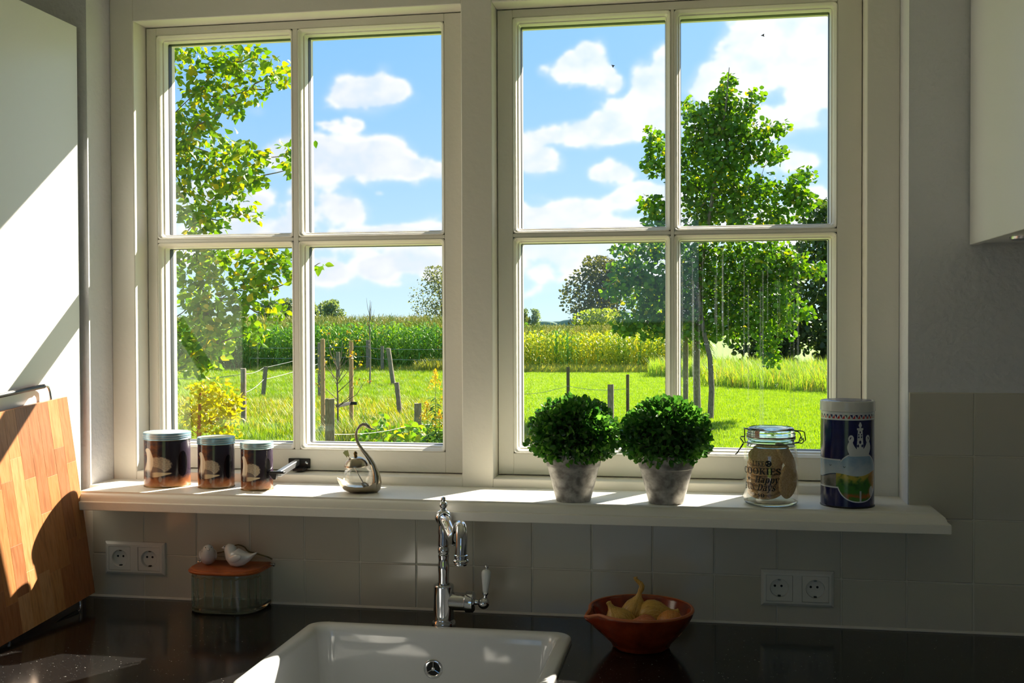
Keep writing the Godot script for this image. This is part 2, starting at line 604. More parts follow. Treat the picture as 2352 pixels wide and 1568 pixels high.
# ------------------------------------------------------------------ room
func build_room() -> void:
	var wall := struct("wall_north", Vector3.ZERO, "kitchen window wall with cream square tiles below grey plaster", "wall")
	var b := MB.new()
	# inner leaf round the window opening, outer leaf of brick beyond
	b.slab(-2.62, -1.987, FLOOR, 1.6, -0.25, -0.004)
	b.slab(-0.130, 1.7, FLOOR, 1.6, -0.25, -0.004)
	b.slab(-1.987, -0.130, FLOOR, 0.1205, -0.25, -0.004)
	b.slab(-1.987, -0.130, 1.36, 1.6, -0.25, -0.004)
	part("plaster", b, M.plaster, wall)
	b = MB.new()
	b.slab(-3.2, -2.0, GROUND, 1.75, -0.43, -0.25)
	b.slab(-0.245, 2.2, GROUND, 1.75, -0.43, -0.25)
	b.slab(-2.0, -0.245, GROUND, 0.185, -0.43, -0.25)
	b.slab(-2.0, -0.245, 1.305, 1.75, -0.43, -0.25)
	part("brickwork", b, M.brick, wall)
	b = MB.new()
	b.slab(-2.0, 1.7, COUNTER - 0.04, SILL - 0.02, -0.004, -0.0006)
	b.slab(-0.128, 1.7, SILL - 0.02, 0.3955, -0.004, -0.0006)
	part("grout", b, M.grout, wall)
	# tiles: 13 cm squares, 132 mm apart, proud of the grout
	rng.seed = 3
	for row in range(-1, 3):
		for col in range(-15, 13):
			var x0 := col * 0.132 + 0.001
			var x1 := x0 + 0.130
			var y0 := row * 0.132 + 0.001
			var y1 := y0 + 0.130
			if row == -1:
				y0 = COUNTER + 0.004
			if row >= 1 and x1 < -0.10:
				continue
			x0 = maxf(x0, -1.999)
			if row == 1:
				x0 = maxf(x0, -0.1285)
			if row == 2:
				x0 = maxf(x0, -0.1285)
			if x1 - x0 < 0.01:
				continue
			b = MB.new()
			var B := Basis.from_euler(Vector3(rng.randf_range(-1, 1), rng.randf_range(-1, 1), 0) * 0.0045)
			b.box(Vector3.ZERO, Vector3(x1 - x0, y1 - y0, 0.006), 0.0016, B)
			var o := part("tile", b, M.tiles[rng.randi() % 4], wall, 20.0)
			o.position = Vector3((x0 + x1) / 2, (y0 + y1) / 2, -0.0012)
	var c := MB.new()
	c.tube([Vector3(-1.999, COUNTER + 0.001, 0.0015), Vector3(1.69, COUNTER + 0.001, 0.0015)], 0.0042, 8)
	part("sealant_bead", c, M.grout, wall)
	for w in [["wall_west", -2.8, -2.62, FLOOR - 0.2, 1.8, -0.25, 4.2], ["wall_east", 1.7, 1.9, FLOOR - 0.2, 1.8, -0.25, 4.2]]:
		b = MB.new()
		b.slab(w[1], w[2], w[3], w[4], w[5], w[6])
		var o := part(w[0], b, M.plaster, self)
		o.set_meta("kind", "structure")
	b = MB.new()
	b.slab(-3.2, 2.2, 1.8, 4.9, -0.43, 4.2)
	part("upper_storey", b, M.brick, self).set_meta("kind", "structure")
	b = MB.new()
	b.slab(-7.0, 6.0, GROUND - 0.05, GROUND + 0.02, 4.2, 13.0)
	part("terrace", b, mat(rgb(150, 148, 144), 0.9), self).set_meta("kind", "structure")
	# garden doors behind the photographer
	b = MB.new()
	b.slab(-2.62, -1.7, FLOOR - 0.2, 1.6, 4.0, 4.2)
	b.slab(-0.5, 1.7, FLOOR - 0.2, 1.6, 4.0, 4.2)
	b.slab(-1.7, -0.5, 1.25, 1.6, 4.0, 4.2)
	b.slab(-1.7, -0.5, FLOOR - 0.2, FLOOR, 4.0, 4.2)
	part("wall_south", b, M.plaster, self).set_meta("kind", "structure")
	var door := struct("door_1")
	for q in [[-1.7, -1.62], [-0.58, -0.5]]:
		b = MB.new()
		b.slab(q[0], q[1], FLOOR, 1.25, 4.04, 4.10, 0.003)
		part("stile", b, M.paint, door)
	for q in [[FLOOR, FLOOR + 0.12], [1.17, 1.25]]:
		b = MB.new()
		b.slab(-1.62, -0.58, q[0], q[1], 4.045, 4.095, 0.003)
		part("rail", b, M.paint, door)
	for q in [[-1.62, -0.58]]:
		b = MB.new()
		b.quad(Vector3(q[0], FLOOR + 0.12, 4.07), Vector3(q[1], FLOOR + 0.12, 4.07), Vector3(q[1], 1.17, 4.07), Vector3(q[0], 1.17, 4.07))
		part("pane", b, M.glass, door, 0.0)
	b = MB.new()
	b.slab(-2.62, 1.7, FLOOR - 0.2, FLOOR, -0.25, 4.0)
	part("floor", b, M.floor, self).set_meta("kind", "structure")
	b = MB.new()
	b.slab(-2.8, 1.9, 1.6, 1.8, -0.25, 4.2)
	part("ceiling", b, M.ceiling, self).set_meta("kind", "structure")


func bead_ring(x0: float, x1: float, y0: float, y1: float) -> MB:
	var b := MB.new()
	var s := []
	for q in [[0.0132, -0.2425], [0.0132, -0.1700], [0.0112, -0.1692], [0.0102, -0.1720], [0.0078, -0.1745], [0.0052, -0.1800], [0.0046, -0.1880], [0.0022, -0.1890], [0.0008, -0.1950], [0.0, -0.2060], [0.0, -0.2425], [0.0132, -0.2425]]:
		var ring := PackedVector3Array()
		var o: float = q[0]
		var r := 0.008 if o > 0.004 else 0.003
		for k in 4:
			var cx := (x1 + o - r) if k == 0 or k == 3 else (x0 - o + r)
			var cy := (y1 + o - r) if k < 2 else (y0 - o + r)
			for j in 4:
				var a := PI / 2 * k + PI / 2 * j / 3.0
				ring.append(Vector3(cx + r * cos(a), cy + r * sin(a), q[1]))
		s.append(ring)
	b.loft(s, false, false)
	return b


func build_sash(called: String, xs: Array, x0: float, x1: float, label: String) -> void:
	var ys := [[0.2469, 0.7316], [0.7666, 1.2477]]
	var w := struct(called, Vector3.ZERO, label, "window")
	var zf := -0.170
	var zb := -0.2425
	var o := 0.0132
	var yb := 0.1835
	var yt := 1.2795
	var b := MB.new()
	b.slab(x0, xs[0][0] - o, yb, yt, zb, zf, 0.0016)
	part("stile", b, M.paint, w)
	b = MB.new()
	b.slab(xs[1][1] + o, x1, yb, yt, zb, zf, 0.0016)
	part("stile", b, M.paint, w)
	b = MB.new()
	b.slab(xs[0][0] - o, xs[1][1] + o, yb, ys[0][0] - o, zb, zf, 0.0012)
	part("bottom_rail", b, M.paint, w)
	b = MB.new()
	b.slab(xs[0][0] - o, xs[1][1] + o, ys[1][1] + o, yt, zb, zf, 0.0012)
	part("top_rail", b, M.paint, w)
	b = MB.new()
	b.slab(xs[0][1] + o, xs[1][0] - o, ys[0][0] - o, ys[1][1] + o, zb, zf, 0.0012)
	part("vertical_muntin", b, M.paint, w)
	for k in 2:
		b = MB.new()
		b.slab(xs[k][0] - o, xs[k][1] + o, ys[0][1] + o, ys[1][0] - o, zb + 0.0005, zf, 0.0012)
		part("horizontal_muntin", b, M.paint, w)
	for k in 2:
		for j in 2:
			part("glazing_bead", bead_ring(xs[k][0], xs[k][1], ys[j][0], ys[j][1]), M.paint, w, 30.0)
			b = MB.new()
			# double glazing: dark spacer between two panes
			var g := MB.new()
			var rr := []
			for q in [[0.001, -0.2085], [-0.0010, -0.2085], [-0.0010, -0.2255], [0.001, -0.2255]]:
				var d: float = q[0]
				rr.append(PackedVector3Array([Vector3(xs[k][0] - d, ys[j][0] - d, q[1]), Vector3(xs[k][1] + d, ys[j][0] - d, q[1]), Vector3(xs[k][1] + d, ys[j][1] + d, q[1]), Vector3(xs[k][0] - d, ys[j][1] + d, q[1])]))
			g.loft(rr, false, false)
			part("glazing_spacer", g, M.spacer, w, 20.0)
			var z := -0.2135
			var X0: float = xs[k][0] - 0.003
			var X1: float = xs[k][1] + 0.003
			var Y0: float = ys[j][0] - 0.003
			var Y1: float = ys[j][1] + 0.003
			b.quad(Vector3(X0, Y0, z), Vector3(X1, Y0, z), Vector3(X1, Y1, z), Vector3(X0, Y1, z), Vector2(0, 1), Vector2(1, 1), Vector2(1, 0), Vector2(0, 0))
			part("pane", b, M.glass, w, 0.0)
	if called != "window_2":
		return
	# rain marks on the outside of the lower right pane
	rng.seed = 88
	var drops := []
	for k in 900:
		var x := rng.randf_range(-0.602, -0.30)
		var y := 0.7295 - pow(rng.randf(), 1.8) * 0.34
		if rng.randf() < (x + 0.60) * 2.2:
			continue
		var r := rng.randf_range(0.0004, 0.0011)
		drops.append(Transform3D(Basis.from_scale(Vector3(r, r * 1.2, r * 0.35)), Vector3(x, y, -0.2139)))
	b = MB.new()
	b.ball(Vector3.ZERO, Vector3.ONE, 8, 6)
	many("raindrops", b.mesh(60.0), glass(0.35, Color(0.8, 0.85, 0.9)), drops, [], w)
	b = MB.new()
	for k in 26:
		var x := rng.randf_range(-0.60, -0.33)
		var y1 := rng.randf_range(0.60, 0.73)
		var y0 := y1 - rng.randf_range(0.10, 0.38)
		var hw := rng.randf_range(0.0008, 0.0026)
		var z := -0.21375 - k * 0.000004
		b.quad(Vector3(x - hw, maxf(y0, 0.25), z), Vector3(x + hw, maxf(y0, 0.25), z), Vector3(x + hw * 0.7, y1, z), Vector3(x - hw * 0.7, y1, z))
	var film := mat(Color(0.9, 0.92, 0.95, 0.16), 0.9)
	film.transparency = BaseMaterial3D.TRANSPARENCY_ALPHA
	part("rain_streaks", b, film, w, 0.0).set_meta("kind", "stuff")


func build_window() -> void:
	var f := struct("trim_1", Vector3.ZERO, "cream painted wooden window frame with three posts", "window frame")
	var b := MB.new()
	b.slab(-1.987, -1.925, 0.12, 1.36, -0.25, -0.108, 0.002)
	part("post", b, M.paint, f)
	b = MB.new()
	b.slab(-1.1055, -1.0325, 0.12, 1.36, -0.25, -0.108, 0.002)
	part("post", b, M.paint, f)
	b = MB.new()
	b.slab(-0.2, -0.13, 0.12, 1.36, -0.25, -0.108, 0.002)
	part("post", b, M.paint, f)
	for q in [[-1.925, -1.1055], [-1.0325, -0.2]]:
		b = MB.new()
		b.slab(q[0], q[1], 0.12, 0.181, -0.25, -0.1082, 0.0016)
		part("bottom_rail", b, M.paint, f)
		b = MB.new()
		b.slab(q[0], q[1], 1.2815, 1.36, -0.25, -0.1082, 0.0016)
		part("head", b, M.paint, f)
	build_sash("window_1", [[-1.8836, -1.5528], [-1.5132, -1.1733]], -1.9235, -1.107, "left casement window of four panes above the swan tins")
	build_sash("window_2", [[-0.9811, -0.6384], [-0.6040, -0.2681]], -1.031, -0.2015, "right casement window of four panes above the topiary pots")
	# sill board with a moulded front edge returned at both ends
	var s := struct("trim_2", Vector3.ZERO, "cream painted window sill with moulded front edge above the tiles", "window sill")
	b = MB.new()
	var rings := []
	var zf := 0.090
	var xl := -1.958
	var xr := -0.0865
	for q in [[0.0, 0.1610], [0.0004, 0.1575], [0.0025, 0.1570], [0.0068, 0.1555], [0.0105, 0.1520], [0.0128, 0.1470], [0.0138, 0.1420], [0.0140, 0.1405], [0.0192, 0.1398], [0.0200, 0.1388], [0.0200, 0.1218], [0.0190, 0.1206], [-0.02, 0.1206]]:
		var d: float = q[0]
		rings.append(PackedVector3Array([Vector3(xl - d, q[1], 0.0), Vector3(xl - d, q[1], zf + d), Vector3(xr + d, q[1], zf + d), Vector3(xr + d, q[1], 0.0)]))
	b.loft(rings, false, false, false)
	var top := 0.161
	b.quad(Vector3(xl, top, 0.0), Vector3(xl, top, zf), Vector3(xr, top, zf), Vector3(xr, top, 0.0))
	b.quad(Vector3(xl + 0.02, 0.1206, 0.0), Vector3(xr - 0.02, 0.1206, 0.0), Vector3(xr - 0.02, 0.1206, zf - 0.02), Vector3(xl + 0.02, 0.1206, zf - 0.02))
	part("nosing", b, M.paint, s, 30.0)
	b = MB.new()
	b.slab(-1.9868, -0.1302, 0.1206, 0.16095, -0.1078, 0.0)
	part("board", b, M.paint, s)


func build_kitchen() -> void:
	# tall white cupboard whose side panel closes the worktop on the left
	var t := thing("tall_cupboard", "tall white cupboard side panel in sunlight at the left end of the worktop", "cupboard", Vector3(-2.3, FLOOR, 0.32))
	var b := MB.new()
	b.slab(0.282, 0.30, 0.0, 2.243, -0.306, 0.30, 0.0012)
	part("side_panel", b, M.cabinet, t)
	b = MB.new()
	b.slab(-0.30, 0.281, 0.0, 2.24, -0.30, 0.28)
	part("body", b, M.cabinet, t)
	b = MB.new()
	b.slab(-0.30, 0.298, 0.1, 2.24, 0.281, 0.30, 0.001)
	part("door", b, M.cabinet, t)
	# wall cupboard at the right
	t = thing("wall_cupboard", "white wall cupboard hanging above the tiles at the right", "cupboard", Vector3(0.30, 0.70, 0.21))
	b = MB.new()
	b.slab(-0.3103, -0.2923, 0.0008, 0.78, -0.209, 0.21, 0.001)
	part("side_panel", b, M.cabinet, t)
	b = MB.new()
	b.slab(-0.292, 0.55, 0.004, 0.02, -0.209, 0.20)
	part("bottom_panel", b, M.cabinet, t)
	b = MB.new()
	b.slab(-0.292, 0.55, 0.021, 0.78, -0.205, 0.185)
	part("body", b, M.cabinet, t)
	b = MB.new()
	b.slab(-0.308, 0.55, 0.0, 0.78, 0.2115, 0.23, 0.001)
	part("door", b, M.cabinet, t)
	b = MB.new()
	b.lathe([[0.0, -0.003], [0.026, -0.003], [0.030, -0.001], [0.031, 0.004]], 24, Transform3D(Basis(), Vector3(-0.245, 0.0, -0.04)))
	part("downlight_rim", b, M.steel, t)
	# base units carry the worktop
	t = thing("base_cupboard", "white base cupboards below the black worktop", "cupboard", Vector3(-0.15, FLOOR, 0.30))
	b = MB.new()
	b.slab(-1.84, -1.30, 0.1, 0.859, -0.29, 0.27)
	b.slab(-0.58, 1.8, 0.1, 0.859, -0.29, 0.27)
	b.slab(-1.30, -0.58, 0.1, 0.60, -0.29, 0.27)
	part("body", b, M.cabinet, t)
	for k in 6:
		b = MB.new()
		b.slab(-1.83 + k * 0.6, -1.236 + k * 0.6, 0.1, 0.855, 0.272, 0.29, 0.001)
		part("door", b, M.cabinet, t)
	b = MB.new()
	b.slab(-1.84, 1.8, 0.0, 0.1, -0.29, 0.22)
	part("plinth", b, M.dark_gap, t)
	# worktop with the hole for the sink
	b = MB.new()
	for q in [[-1.999, -1.36, 0.0, 0.62], [-0.83, 1.69, 0.0, 0.62], [-1.36, -0.83, 0.0, 0.185], [-1.36, -0.83, 0.585, 0.62]]:
		b.slab(q[0], q[1], COUNTER - 0.04, COUNTER, q[2], q[3])
	solo("worktop", b, M.granite, "black speckled stone worktop running under the window", "worktop", "", 0.0)
	build_sink()
	build_tap()


func rrect(x0: float, x1: float, z0: float, z1: float, r: float, y: float, seg := 6) -> PackedVector3Array:
	var ring := PackedVector3Array()
	for k in 4:
		var cx := (x1 - r) if k == 0 or k == 3 else (x0 + r)
		var cz := (z1 - r) if k < 2 else (z0 + r)
		for j in seg + 1:
			var a := PI / 2 * k + PI / 2 * j / seg
			ring.append(Vector3(cx + r * cos(a), y, cz + r * sin(a)))
	return ring


func build_sink() -> void:
	var t := thing("sink", "white ceramic sink set in the black worktop", "sink", Vector3(-1.094, COUNTER, 0.385))
	var b := MB.new()
	var s := []
	for q in [[0.020, -0.205], [0.020, -0.03], [0.0, -0.002], [0.0, 0.006], [0.0012, 0.0095], [0.004, 0.0122], [0.008, 0.0135], [0.018, 0.0140], [0.025, 0.0125], [0.030, 0.008], [0.033, 0.0], [0.036, -0.02], [0.044, -0.15], [0.050, -0.172], [0.062, -0.186], [0.085, -0.192]]:
		var d: float = q[0]
		s.append(rrect(-0.281 + d, 0.281 - d, -0.218 + d, 0.218 - d, maxf(0.034 - d * 0.15, 0.022), q[1]))
	b.loft(s, false, false)
	var c := Vector3(0, -0.194, 0)
	var last: PackedVector3Array = s[s.size() - 1]
	for i in last.size():
		b.tri(c, last[(i + 1) % last.size()], last[i])
	part("basin", b, M.ceramic, t, 50.0)
	# overflow in the back wall
	var tilt := Transform3D(Basis(Vector3.RIGHT, PI / 2 - 0.06), Vector3(-0.005, -0.066, -0.1795))
	b = MB.new()
	b.lathe([[0.0200, -0.002], [0.0200, 0.0010], [0.0185, 0.0024], [0.0150, 0.0028], [0.0138, 0.0016], [0.0135, -0.002]], 32, tilt)
	var ring := part("overflow_ring", b, M.chrome, t)
	b = MB.new()
	b.lathe([[0.0, 0.0004], [0.0136, 0.0004]], 24, tilt)
	part("overflow_hole", b, M.black_soft, ring)
	for k in 3:
		var a := TAU * k / 3 + PI / 2
		b = MB.new()
		b.tube([tilt * Vector3(0, 0.0016, 0), tilt * Vector3(0.0140 * cos(a), 0.0016, -0.0140 * sin(a))], 0.0011, 8)
		part("overflow_spoke", b, M.chrome, ring)
	b = MB.new()
	b.ball(tilt * Vector3(0, 0.0018, 0), Vector3(0.0042, 0.0042, 0.002), 12, 8)
	part("overflow_hub", b, M.chrome, ring)


func build_tap() -> void:
	var t := thing("kitchen_tap", "chrome swan necked kitchen tap with a white porcelain lever behind the sink", "tap", Vector3(-1.0955, COUNTER, 0.125))
	var b := MB.new()
	b.lathe([[0.0, 0.0], [0.0255, 0.0], [0.0258, 0.006], [0.0250, 0.010], [0.0238, 0.0125], [0.0225, 0.015], [0.0220, 0.018], [0.0220, 0.086], [0.0210, 0.0895], [0.0190, 0.091], [0.0125, 0.091]], 40)
	part("base", b, M.chrome, t)
	b = MB.new()
	b.lathe([[0.0112, 0.091], [0.0114, 0.105], [0.0112, 0.112], [0.0122, 0.122], [0.0122, 0.132], [0.0108, 0.140], [0.0112, 0.148], [0.0118, 0.150], [0.0118, 0.153], [0.0100, 0.1545], [0.0122, 0.159], [0.0124, 0.163], [0.0120, 0.167], [0.0100, 0.1710], [0.0118, 0.1725], [0.0120, 0.176], [0.0115, 0.196], [0.0122, 0.203], [0.0112, 0.210], [0.0112, 0.222]], 32)
	part("column", b, M.chrome, t)
	b = MB.new()
	b.ball(Vector3(0, 0.233, 0), Vector3(0.0186, 0.0178, 0.0186), 28, 18)
	b.lathe([[0.0, 0.245], [0.0080, 0.247], [0.0078, 0.250], [0.0055, 0.252], [0.0085, 0.257], [0.0090, 0.260], [0.0080, 0.264], [0.0045, 0.267], [0.0052, 0.270], [0.0054, 0.272], [0.0044, 0.2755], [0.0, 0.2775]], 24)
	part("finial", b, M.chrome, t)
	# the spout dips, rises and turns down, reaching out over the sink
	var c := Curve3D.new()
	for q in [[-0.0, 0.2325, 0.005], [0.012, 0.2290, 0.03], [0.0290, 0.2130, 0.062], [0.0430, 0.2035, 0.090], [0.0550, 0.2130, 0.116], [0.0640, 0.2360, 0.138], [0.0720, 0.2450, 0.158], [0.0775, 0.2360, 0.174], [0.0788, 0.2150, 0.180], [0.0780, 0.1900, 0.181]]:
		c.add_point(Vector3(q[0], q[1], q[2]))
	for k in range(1, c.point_count - 1):
		var d := (c.get_point_position(k + 1) - c.get_point_position(k - 1)) / 6.0
		c.set_point_in(k, -d)
		c.set_point_out(k, d)
	var pts := []
	for k in 49:
		pts.append(c.sample_baked(c.get_baked_length() * k / 48.0, true))
	b = MB.new()
	b.tube(pts, 0.0117, 20)
	b.lathe([[0.0, -0.002], [0.0135, -0.002], [0.0145, 0.0], [0.0145, 0.004], [0.0128, 0.006]], 24, Transform3D(Basis(Vector3.RIGHT, PI / 2 - 0.2), Vector3(0.007, 0.2305, 0.017)))
	part("spout", b, M.chrome, t, 50.0)
	b = MB.new()
	b.lathe([[0.0, -0.017], [0.0120, -0.017], [0.0128, -0.014], [0.0122, -0.0125], [0.0155, -0.011], [0.0158, -0.008], [0.0150, -0.0065], [0.0128, -0.005], [0.0128, -0.001], [0.0138, 0.0], [0.0138, 0.003], [0.0112, 0.0045]], 28, Transform3D(Basis(), Vector3(0.0780, 0.1900, 0.181)))
	part("aerator", b, M.chrome, t)
	# side valve and lever
	var side := Transform3D(Basis(Vector3.BACK, -PI / 2), Vector3(0, 0.055, 0))
	b = MB.new()
	b.lathe([[0.0, 0.012], [0.0188, 0.014], [0.0188, 0.046], [0.0192, 0.047], [0.0222, 0.049], [0.0226, 0.056], [0.0220, 0.064], [0.0175, 0.0675], [0.0060, 0.069], [0.0052, 0.076], [0.0066, 0.079]], 32, side)
	part("valve", b, M.chrome, t)
	b = MB.new()
	b.ball(Vector3(0.0865, 0.0535, 0), Vector3(0.0127, 0.0127, 0.0127), 22, 14)
	b.lathe([[0.0045, 0.062], [0.0040, 0.070], [0.0066, 0.0735], [0.0066, 0.0765], [0.0050, 0.0785]], 20, Transform3D(Basis(Vector3.BACK, -0.05), Vector3(0.0865, 0.0, 0)))
	part("lever_joint", b, M.chrome, t)
	var lift := Transform3D(Basis(Vector3.BACK, -0.05), Vector3(0.0865, 0.0, 0))
	b = MB.new()
	b.lathe([[0.0, 0.0770], [0.0056, 0.0775], [0.0062, 0.082], [0.0088, 0.102], [0.0106, 0.114], [0.0104, 0.119], [0.0080, 0.1235], [0.0040, 0.1255], [0.0, 0.126]], 24, lift)
	var lever := part("porcelain_lever", b, M.ceramic, t)
	b = MB.new()
	b.lathe([[0.0026, 0.1245], [0.0022, 0.127], [0.0040, 0.1300], [0.0040, 0.1320], [0.0024, 0.1345], [0.0, 0.135]], 16, lift)
	part("lever_tip", b, M.chrome, lever)


# ------------------------------------------------------------------ things on the sill and the worktop
func square_ring(hw: float, hh: float, z: float, n := 40) -> PackedVector3Array:
	var r := PackedVector3Array()
	for i in n:
		var a := TAU * i / n
		var c := cos(a)
		var s := sin(a)
		var m := maxf(absf(c), absf(s))
		r.append(Vector3(c / m * hw, s / m * hh, z))
	return r

func circle_ring(rad: float, z: float, n := 40) -> PackedVector3Array:
	var r := PackedVector3Array()
	for i in n:
		r.append(Vector3(cos(TAU * i / n) * rad, sin(TAU * i / n) * rad, z))
	return r

func build_socket(at: Vector3, label: String) -> void:
	var t := thing("double_socket", label, "socket", at, "")
	var white := mat(rgb(222, 220, 212), 0.25)
	var b := MB.new()
	b.loft([square_ring(0.0755, 0.0385, 0.0), square_ring(0.0755, 0.0385, 0.0045), square_ring(0.0745, 0.0375, 0.0065), square_ring(0.0695, 0.0325, 0.0102), square_ring(0.0645, 0.0278, 0.0106), square_ring(0.0645, 0.0278, 0.002)], false, false)
	b.slab(-0.0092, 0.0092, -0.0279, 0.0279, 0.002, 0.0106)
	part("frame", b, white, t, 20.0)
	for k in [-1.0, 1.0]:
		var o := Vector3(k * 0.0370, 0, 0)
		b = MB.new()
		b.loft([square_ring(0.0272, 0.0273, 0.003), square_ring(0.0272, 0.0273, 0.0094), square_ring(0.0268, 0.0269, 0.0100), circle_ring(0.0200, 0.0100), circle_ring(0.0193, 0.0092), circle_ring(0.0188, 0.0015), circle_ring(0.0005, 0.0012)], false, false)
		var ins := part("insert", b, white, t, 20.0)
		ins.position = o
		for j in [-1.0, 1.0]:
			b = MB.new()
			b.lathe([[0.0, 0.0017], [0.0026, 0.0017], [0.0026, 0.001]], 12, Transform3D(Basis(Vector3.RIGHT, PI / 2), Vector3(j * 0.0068 - 0.002, 0.003, 0)))
			part("pin_hole", b, M.black_soft, ins)
			b = MB.new()
			b.box(Vector3(0, j * 0.0172, 0.0045), Vector3(0.0062, 0.0026, 0.006), 0.0006)
			part("earth_clip", b, M.steel if j > 0 else M.dark_gap, ins)


func build_board() -> void:
	# chopping board of beech staves in a steel frame, leaning on the cupboard side
	var U := Vector3(-0.0465, 0.450, 0.030).normalized()
	var W := (Vector3(0, 0, 1) - U * U.z).normalized()
	var N := U.cross(W).normalized()
	var t := thing("chopping_board", "butcher block chopping board of beech staves leaning on the white cupboard", "chopping board", Vector3(-1.927, -0.073, 0.082))
	t.basis = Basis(W, U, N)       # x along the foot, y up the board, z out of its face
	if N.x < 0.0:
		t.basis = Basis(W, U, -N)
	rng.seed = 21
	var x := 0.0
	var wide := 0.0395
	var top := 0.455
	for c in 9:
		var y := 0.0
		var first := true
		while y < top - 0.001:
			var l := rng.randf_range(0.10, 0.26)
			if first:
				l = rng.randf_range(0.05, 0.22)
				first = false
			if y + l > top - 0.05:
				l = top - y
			var b := MB.new()
			b.slab(x, x + wide, y, y + l, -0.022, rng.randf_range(0.0, 0.00008), 0.00035)
			part("stave", b, M.beech[rng.randi() % 6], t, 20.0)
			y += l
		x += wide
	for s in [0, 1]:
		for j in [0]:
			var x0: float = 0.047
			var x1: float = 0.309
			var y0 := top if s else 0.0
			var sg := 1.0 if s else -1.0
			var hgt := 0.033 if s else 0.024
			var b := MB.new()
			var pts := [Vector3(x0, y0 - sg * 0.004, -0.011), Vector3(x0, y0 + sg * hgt * 0.55, -0.011), Vector3(x0 + 0.003, y0 + sg * hgt * 0.85, -0.011), Vector3(x0 + 0.010, y0 + sg * hgt, -0.011), Vector3(x1 - 0.010, y0 + sg * hgt, -0.011), Vector3(x1 - 0.003, y0 + sg * hgt * 0.85, -0.011), Vector3(x1, y0 + sg * hgt * 0.55, -0.011), Vector3(x1, y0 - sg * 0.004, -0.011)]
			b.tube(pts, 0.0032, 10)
			var hd := part("handle", b, M.steel, t)
			b = MB.new()
			b.tube([Vector3(x0 + 0.018, y0 + sg * hgt, -0.011), Vector3(x1 - 0.018, y0 + sg * hgt, -0.011)], 0.0052, 12)
			part("grip_sleeve", b, M.black, hd)


func d_ring(hw: float, dep: float, y: float, rad := 0.05, z0 := 0.0) -> PackedVector3Array:
	var r := PackedVector3Array()
	r.append(Vector3(-hw, y, z0))
	r.append(Vector3(0, y, z0))
	r.append(Vector3(hw, y, z0))
	for j in 9:
		var a := PI / 2 * j / 8.0
		r.append(Vector3(hw - rad + rad * cos(a), y, dep - rad + rad * sin(a)))
	for j in 5:
		r.append(Vector3(lerpf(hw - rad, -hw + rad, (j + 1) / 6.0), y, dep))
	for j in 9:
		var a := PI / 2 + PI / 2 * j / 8.0
		r.append(Vector3(-hw + rad + rad * cos(a), y, dep - rad + rad * sin(a)))
	return r

